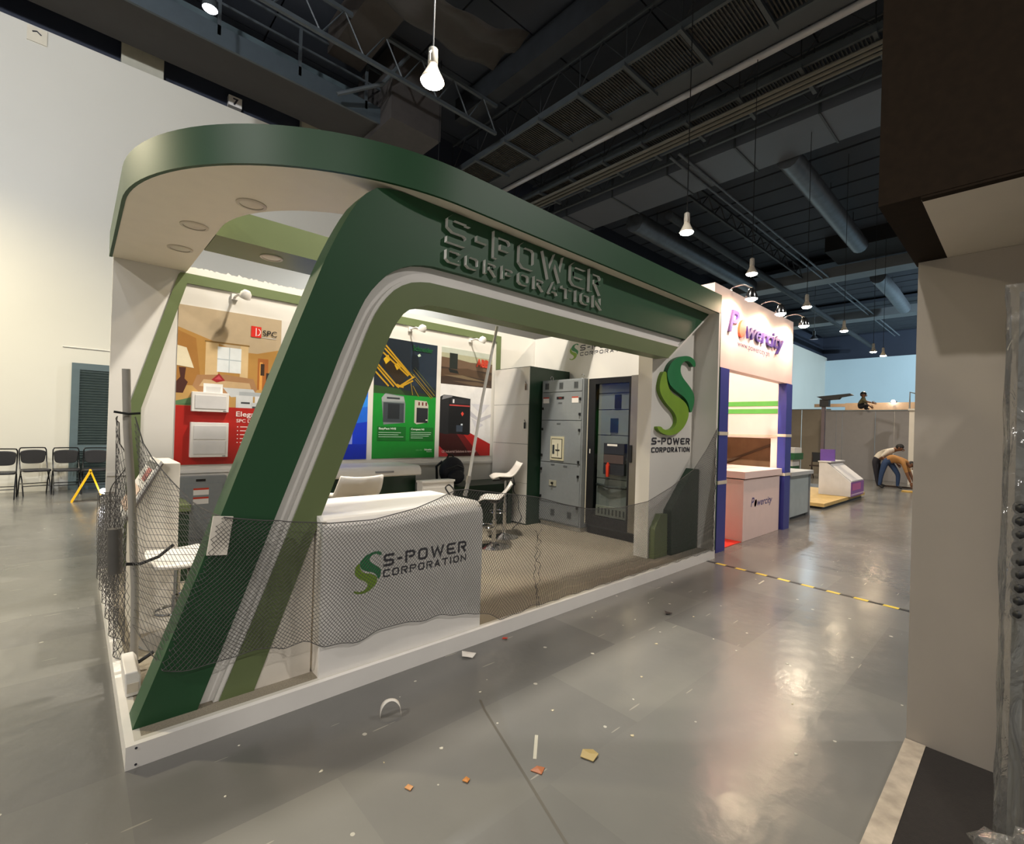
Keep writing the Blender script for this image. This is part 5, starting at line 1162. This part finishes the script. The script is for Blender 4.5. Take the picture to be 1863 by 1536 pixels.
J1 = dict(pelvis=(X0, .74, .86), spine=(X0-.02, .62, 1.0), chest=(X0-.03, .42, 1.14), neck=(X0-.03, .26, 1.20), head=(X0-.04, .13, 1.235), crown=(X0-.04, .06, 1.26),
     sh_l=(X0-.20, .40, 1.14), elbow_l=(X0-.24, .55, .97), hand_l=(X0-.22, .40, .78), sh_r=(X0+.16, .38, 1.12), elbow_r=(X0+.2, .36, .9), hand_r=(X0+.12, .22, .76),
     hip_l=(X0-.11, .74, .80), knee_l=(X0-.12, .70, .44), ankle_l=(X0-.10, .66, .09), toe_l=(X0-.14, .54, .04), hip_r=(X0+.11, .74, .80), knee_r=(X0+.10, .62, .44), ankle_r=(X0+.1, .62, .09), toe_r=(X0+.1, .50, .04))
person('person', 'person in white shirt and dark trousers bending forward', J1, B_ALL, RAD, REG, [mat('white_shirt', 'd9cfc0', .8), mat('dark_trousers', '2c2a33', .8), SKIN, SHOE], (-.15, -.9, -.35))
X0 = 17.72
J2 = dict(pelvis=(X0, .40, .86), spine=(X0, .28, .94), chest=(X0-.01, .06, .90), neck=(X0-.02, -.09, .82), head=(X0-.02, -.17, .745), crown=(X0-.02, -.215, .70),
     sh_l=(X0-.18, .0, .86), elbow_l=(X0-.20, -.10, .54), hand_l=(X0-.16, -.20, .24), sh_r=(X0+.17, .0, .86), elbow_r=(X0+.18, -.12, .55), hand_r=(X0+.14, -.24, .22),
     hip_l=(X0-.10, .44, .80), knee_l=(X0-.12, .52, .42), ankle_l=(X0-.12, .56, .09), toe_l=(X0-.16, .45, .04), hip_r=(X0+.10, .34, .80), knee_r=(X0+.10, .14, .44), ankle_r=(X0+.10, .15, .09), toe_r=(X0+.08, .03, .04))
person('person', 'person in tan shirt and blue jeans bent double reaching to the floor', J2, B_ALL, RAD, REG, [mat('tan_shirt', 'a87844', .8), mat('blue_jeans', '2f4468', .8), SKIN, SHOE], (-.2, -.5, -.85))
X0 = 21.02; Z0 = 2.62
J3 = dict(pelvis=(X0, 1.84, Z0+.05), spine=(X0, 1.80, Z0+.17), chest=(X0, 1.74, Z0+.30), neck=(X0, 1.725, Z0+.42), head=(X0, 1.72, Z0+.50), crown=(X0, 1.715, Z0+.56),
     sh_l=(X0-.15, 1.70, Z0+.32), elbow_l=(X0-.18, 1.60, Z0+.25), hand_l=(X0-.15, 1.44, Z0+.21), sh_r=(X0+.15, 1.72, Z0+.32), elbow_r=(X0+.2, 1.66, Z0+.18), hand_r=(X0+.15, 1.55, Z0+.1),
     hip_l=(X0-.09, 1.82, Z0+.06), knee_l=(X0-.15, 1.56, Z0+.13), ankle_l=(X0-.14, 1.60, Z0-.03+.02), toe_l=(X0-.2, 1.50, Z0-.02), hip_r=(X0+.09, 1.82, Z0+.06), knee_r=(X0+.2, 1.62, Z0+.12), ankle_r=(X0+.15, 1.72, Z0), toe_r=(X0+.12, 1.62, Z0-.02))
R3 = {k: v*.8 for k, v in RAD.items()}
person('person', 'person in olive top and black cap crouching on top of the grey partition', J3, B_ALL, R3, REG, [mat('olive_top', '6a6446', .8), mat('black_trousers', '17171a', .8), SKIN, SHOE], (-.4, -.9, -.1), cap=M_black)

# ================================================================== right-hand neighbour: wall, brown canopy, wrapped shelf
WR = 2.77; YE = -2.225
t = thing('corner_wall', 'plain grey-beige booth wall on the right with brown overhang', 'booth wall', (WR, -3.5, 0))
MB().box(WR, -6.5, .0, WR+.08, YE, 2.367).build('panel', M_beige, t)
t = thing('brown_overhang', 'dark brown overhanging fascia filling the upper right corner', 'canopy', (2.4, -3.5, 2.367))
MB().box(1.965, -6.5, 2.369, 2.02, -2.21, 4.2).build('fascia', M_brown, t)
MB().box(2.02, -2.33, 2.369, 2.85, -2.21, 4.2).build('side_beam', M_brown, t)
MB().box(1.967, -6.5, 2.36, 2.0, -2.335, 2.369).build('lip', M_brown, t)
MB().box(2.0, -6.5, 2.368, 2.85, -2.332, 2.40).build('soffit', M_beigelt, t)
t = thing('dark_platform', 'low dark platform with pale edge in the lower right corner', 'platform', (2.0, -3.5, 0))
MB().box(1.1, -6.5, 0, 2.765, -2.30, .05).build('deck', mat('dark_carpet', '1d1815', .9, vary=.2, scale=40, bump=.3, bscale=200), t)
MB().box(1.1, -2.30, 0, 2.765, -2.222, .052).build('edge_strip', mat('scuffed_edge', 'a89c8c', .5, vary=.25, scale=14), t)
# plastic-wrapped shelf unit at the picture edge
t = thing('wrapped_shelf', 'white shelf unit wrapped in clear plastic at the right edge', 'shelf', (2.35, -2.9, .05))
for x, y in ((2.16, -2.60), (2.60, -2.60), (2.16, -3.25), (2.60, -3.25)): MB().box(x-.015, y-.015, .051, x+.015, y+.015, 2.02).build('upright', M_steelgrey, t)
for z in (.12, .50, .88, 1.28, 1.66, 1.90): MB().box(2.15, -3.26, z, 2.61, -2.59, z+.03).build('shelf_board', mat('grey_shelf_edge', '6e6a66', .5), t)
for z0, z1 in ((.15, .49), (.53, .87), (.91, 1.27), (1.31, 1.65)): MB().box(2.18, -3.24, z0, 2.59, -2.63, z1).build('carton', M_white, t)
for i in range(9): MB().ball((2.15, -2.600, .92+.045*i), (.03, .022, .024), 10, 7).build('black_roll', M_black, t, smooth=True)
fl = MB(); P = []; nu, nv = 48, 40
per = [(2.125, -2.555), (2.125, -3.3), (2.64, -3.3), (2.64, -2.555)]
for j in range(nv+1):
    z = .055+1.99*j/nv
    for i in range(nu):
        s_ = i/nu*4; k = int(s_); f_ = s_-k; a, b = per[k], per[(k+1) % 4]
        x, y = a[0]+(b[0]-a[0])*f_, a[1]+(b[1]-a[1])*f_; w = .008*math.sin(7*z+3*i)+.006*math.sin(19*z-i*1.7)+random.uniform(-.004, .004)
        P.append((x+(x-2.38)*w*2.2, y+(y+2.93)*w*1.2, z))
fl.add(P, [(j*nu+i, j*nu+(i+1) % nu, (j+1)*nu+(i+1) % nu, (j+1)*nu+i) for j in range(nv) for i in range(nu)]); fl.build('plastic_wrap', M_film, t, smooth=True)
mb = MB(); mb.ball((0, 0, 0), 1, 40, 26); V = []
for x, y, z in mb.v:
    k = 1+.13*math.sin(5*x+3*z)+.10*math.sin(9*y-4*z+1)+.07*math.sin(17*x+11*y)+.05*math.sin(23*z+13*x)
    V.append((1.93+.14*x*k, -2.74+.20*y*k, max(.054, .17+.15*z*k)))
mb.v = V; tag(mb.build('plastic_bag', M_film, smooth=True), 'crumpled clear plastic sheet lying on the dark platform', 'plastic')

# ================================================================== litter and tape on the aisle floor
def paper(name, label, pts, m, z=.004, group=None):
    n = len(pts); top = [(x, y, z+h) for x, y, h in pts]; mb = MB(); c = (sum(p[0] for p in pts)/n, sum(p[1] for p in pts)/n, z+.003+max(p[2] for p in pts)*.6)
    mb.add(top+[c]+[(x, y, max(0.0005, z+h-.003)) for x, y, h in pts], [(i, (i+1) % n, n) for i in range(n)]+[(i, n+1+i, n+1+(i+1) % n, (i+1) % n) for i in range(n)])
    return tag(mb.build(name, m), label, 'litter', group)
WP = mat('white_paper', 'e2dcd2', .7)
# curled strip standing on edge
mb = MB(); P = []; ax = Vector((.88, -.47, 0)); dp = Vector((.47, .88, 0))
for i in range(17):
    a = PI*(i/16); c_ = Vector((1.015, -.375, 0))+ax*(-.052*math.cos(a))+Vector((0, 0, .085*math.sin(a)**.7+.002)); wv = .012+.004*math.sin(3*a)
    P += [tuple(c_-dp*wv+ax*.004), tuple(c_+dp*wv+Vector((0, 0, .006)))]
mb.add(P, [(2*i, 2*i+2, 2*i+3, 2*i+1) for i in range(16)]); o = mb.build('paper_strip', WP, smooth=True); o.modifiers.new('thick', 'SOLIDIFY').thickness = .0015
tag(o, 'curled white paper strip arching up from the aisle floor', 'litter')
paper('paper_scrap', 'crumpled white paper scrap close to the platform edge', [(1.66, -.10, .012), (1.69, -.055, .02), (1.74, -.08, .006), (1.75, -.13, .016), (1.71, -.145, .003), (1.68, -.12, .01)], WP)
paper('red_scrap', 'tiny red scrap on the floor near the platform edge', [(2.03, -.06, .006), (2.05, -.05, .01), (2.08, -.065, .004), (2.06, -.08, .006)], flat('b03a2a'))
paper('tan_scrap', 'tan crumpled tape scrap in the middle of the aisle', [(1.52, -1.22, .004), (1.56, -1.20, .01), (1.60, -1.23, .006), (1.59, -1.27, .01), (1.54, -1.28, .004)], flat('a8925c'))
paper('orange_scrap', 'flat orange-brown scrap left of the tan scrap', [(1.29, -1.13, .001), (1.33, -1.13, .002), (1.35, -1.16, .001), (1.31, -1.18, .001)], flat('a8643c'))
paper('orange_chip', 'small orange chip nearer the camera', [(1.03, -.985, .003), (1.055, -.98, .006), (1.06, -1.0, .003), (1.04, -1.01, .004)], flat('b87838'))
paper('orange_smear', 'small orange crumb at the lower left of the aisle', [(.83, -.86, .002), (.85, -.855, .004), (.86, -.88, .003), (.84, -.89, .002)], flat('c08a58'))
paper('black_scrap', 'small black scrap in the aisle before the booth end', [(3.36, -.57, .006), (3.39, -.54, .02), (3.43, -.56, .004), (3.41, -.60, .012)], M_black)
for i, (x, y, a, L, lab) in enumerate(((4.92, -.74, .05, .16, 'short white tape mark on the floor by the striped tape'), (1.42, -1.03, .75, .17, 'pale tape streak slanting across the near aisle'))):
    tag(MB().box(-L/2, -.008, 0.0006, L/2, .008, .0016).build('tape_mark', flat('b9b4a2'), org=(0, 0, 0)), lab, 'tape'); o = bpy.data.objects['tape_mark' if i == 0 else 'tape_mark.001']; o.location = (x, y, 0); o.rotation_euler = (0, 0, a)
for i in range(26):
    x, y = random.uniform(.2, 3.6), random.uniform(-2.0, -.12)
    r_ = random.uniform(.004, .011); pts = [(x+r_*math.cos(a)*random.uniform(.6, 1.3), y+r_*math.sin(a)*random.uniform(.6, 1.3), random.uniform(.0, .003)) for a in [2*PI*k/6 for k in range(6)]]
    paper('paper_crumb', 'tiny pale crumb scattered on the aisle floor', pts, flat(('d8d2c0', 'cfc9b8', 'c9bb98')[i % 3]), .001, 'pale crumbs on the aisle floor')
# yellow and black tape
t = thing('hazard_tape', 'yellow and black striped tape laid across the aisle floor', 'tape', (5.2, -.9, 0))
A_, B_ = Vector((5.25, .0, 0)), Vector((5.127, -1.95, 0)); dv = (B_-A_); n_ = 17; sd_ = Vector((-dv.y, dv.x, 0)).normalized()*.026
for i in range(n_):
    p, q = A_+dv*i/n_, A_+dv*(i+1)/n_; mb = MB()
    ht = Vector((0, 0, .0018)); v = [p-sd_, p+sd_, q+sd_, q-sd_]
    mb.add([tuple(k+Vector((0, 0, .0004))) for k in v]+[tuple(k+ht) for k in v], [(3, 2, 1, 0), (4, 5, 6, 7), (0, 1, 5, 4), (1, 2, 6, 5), (2, 3, 7, 6), (3, 0, 4, 7)])
    mb.build('stripe', flat('e0c446') if i % 2 else M_black, t)
# saw-cut joint in the floor slab
jb = MB().stroke([(1.46, -.55), (1.42, -.64), (1.30, -1.0), (1.157, -1.42), (1.0, -1.9)], .012, 0.0, lambda u, v, d: (u, v, .0008)).build('floor_joint', mat('dark_joint', '57534a', .7), bpy.data.objects['floor'])

for o in bpy.data.objects:
    if '_org' in o: del o['_org']
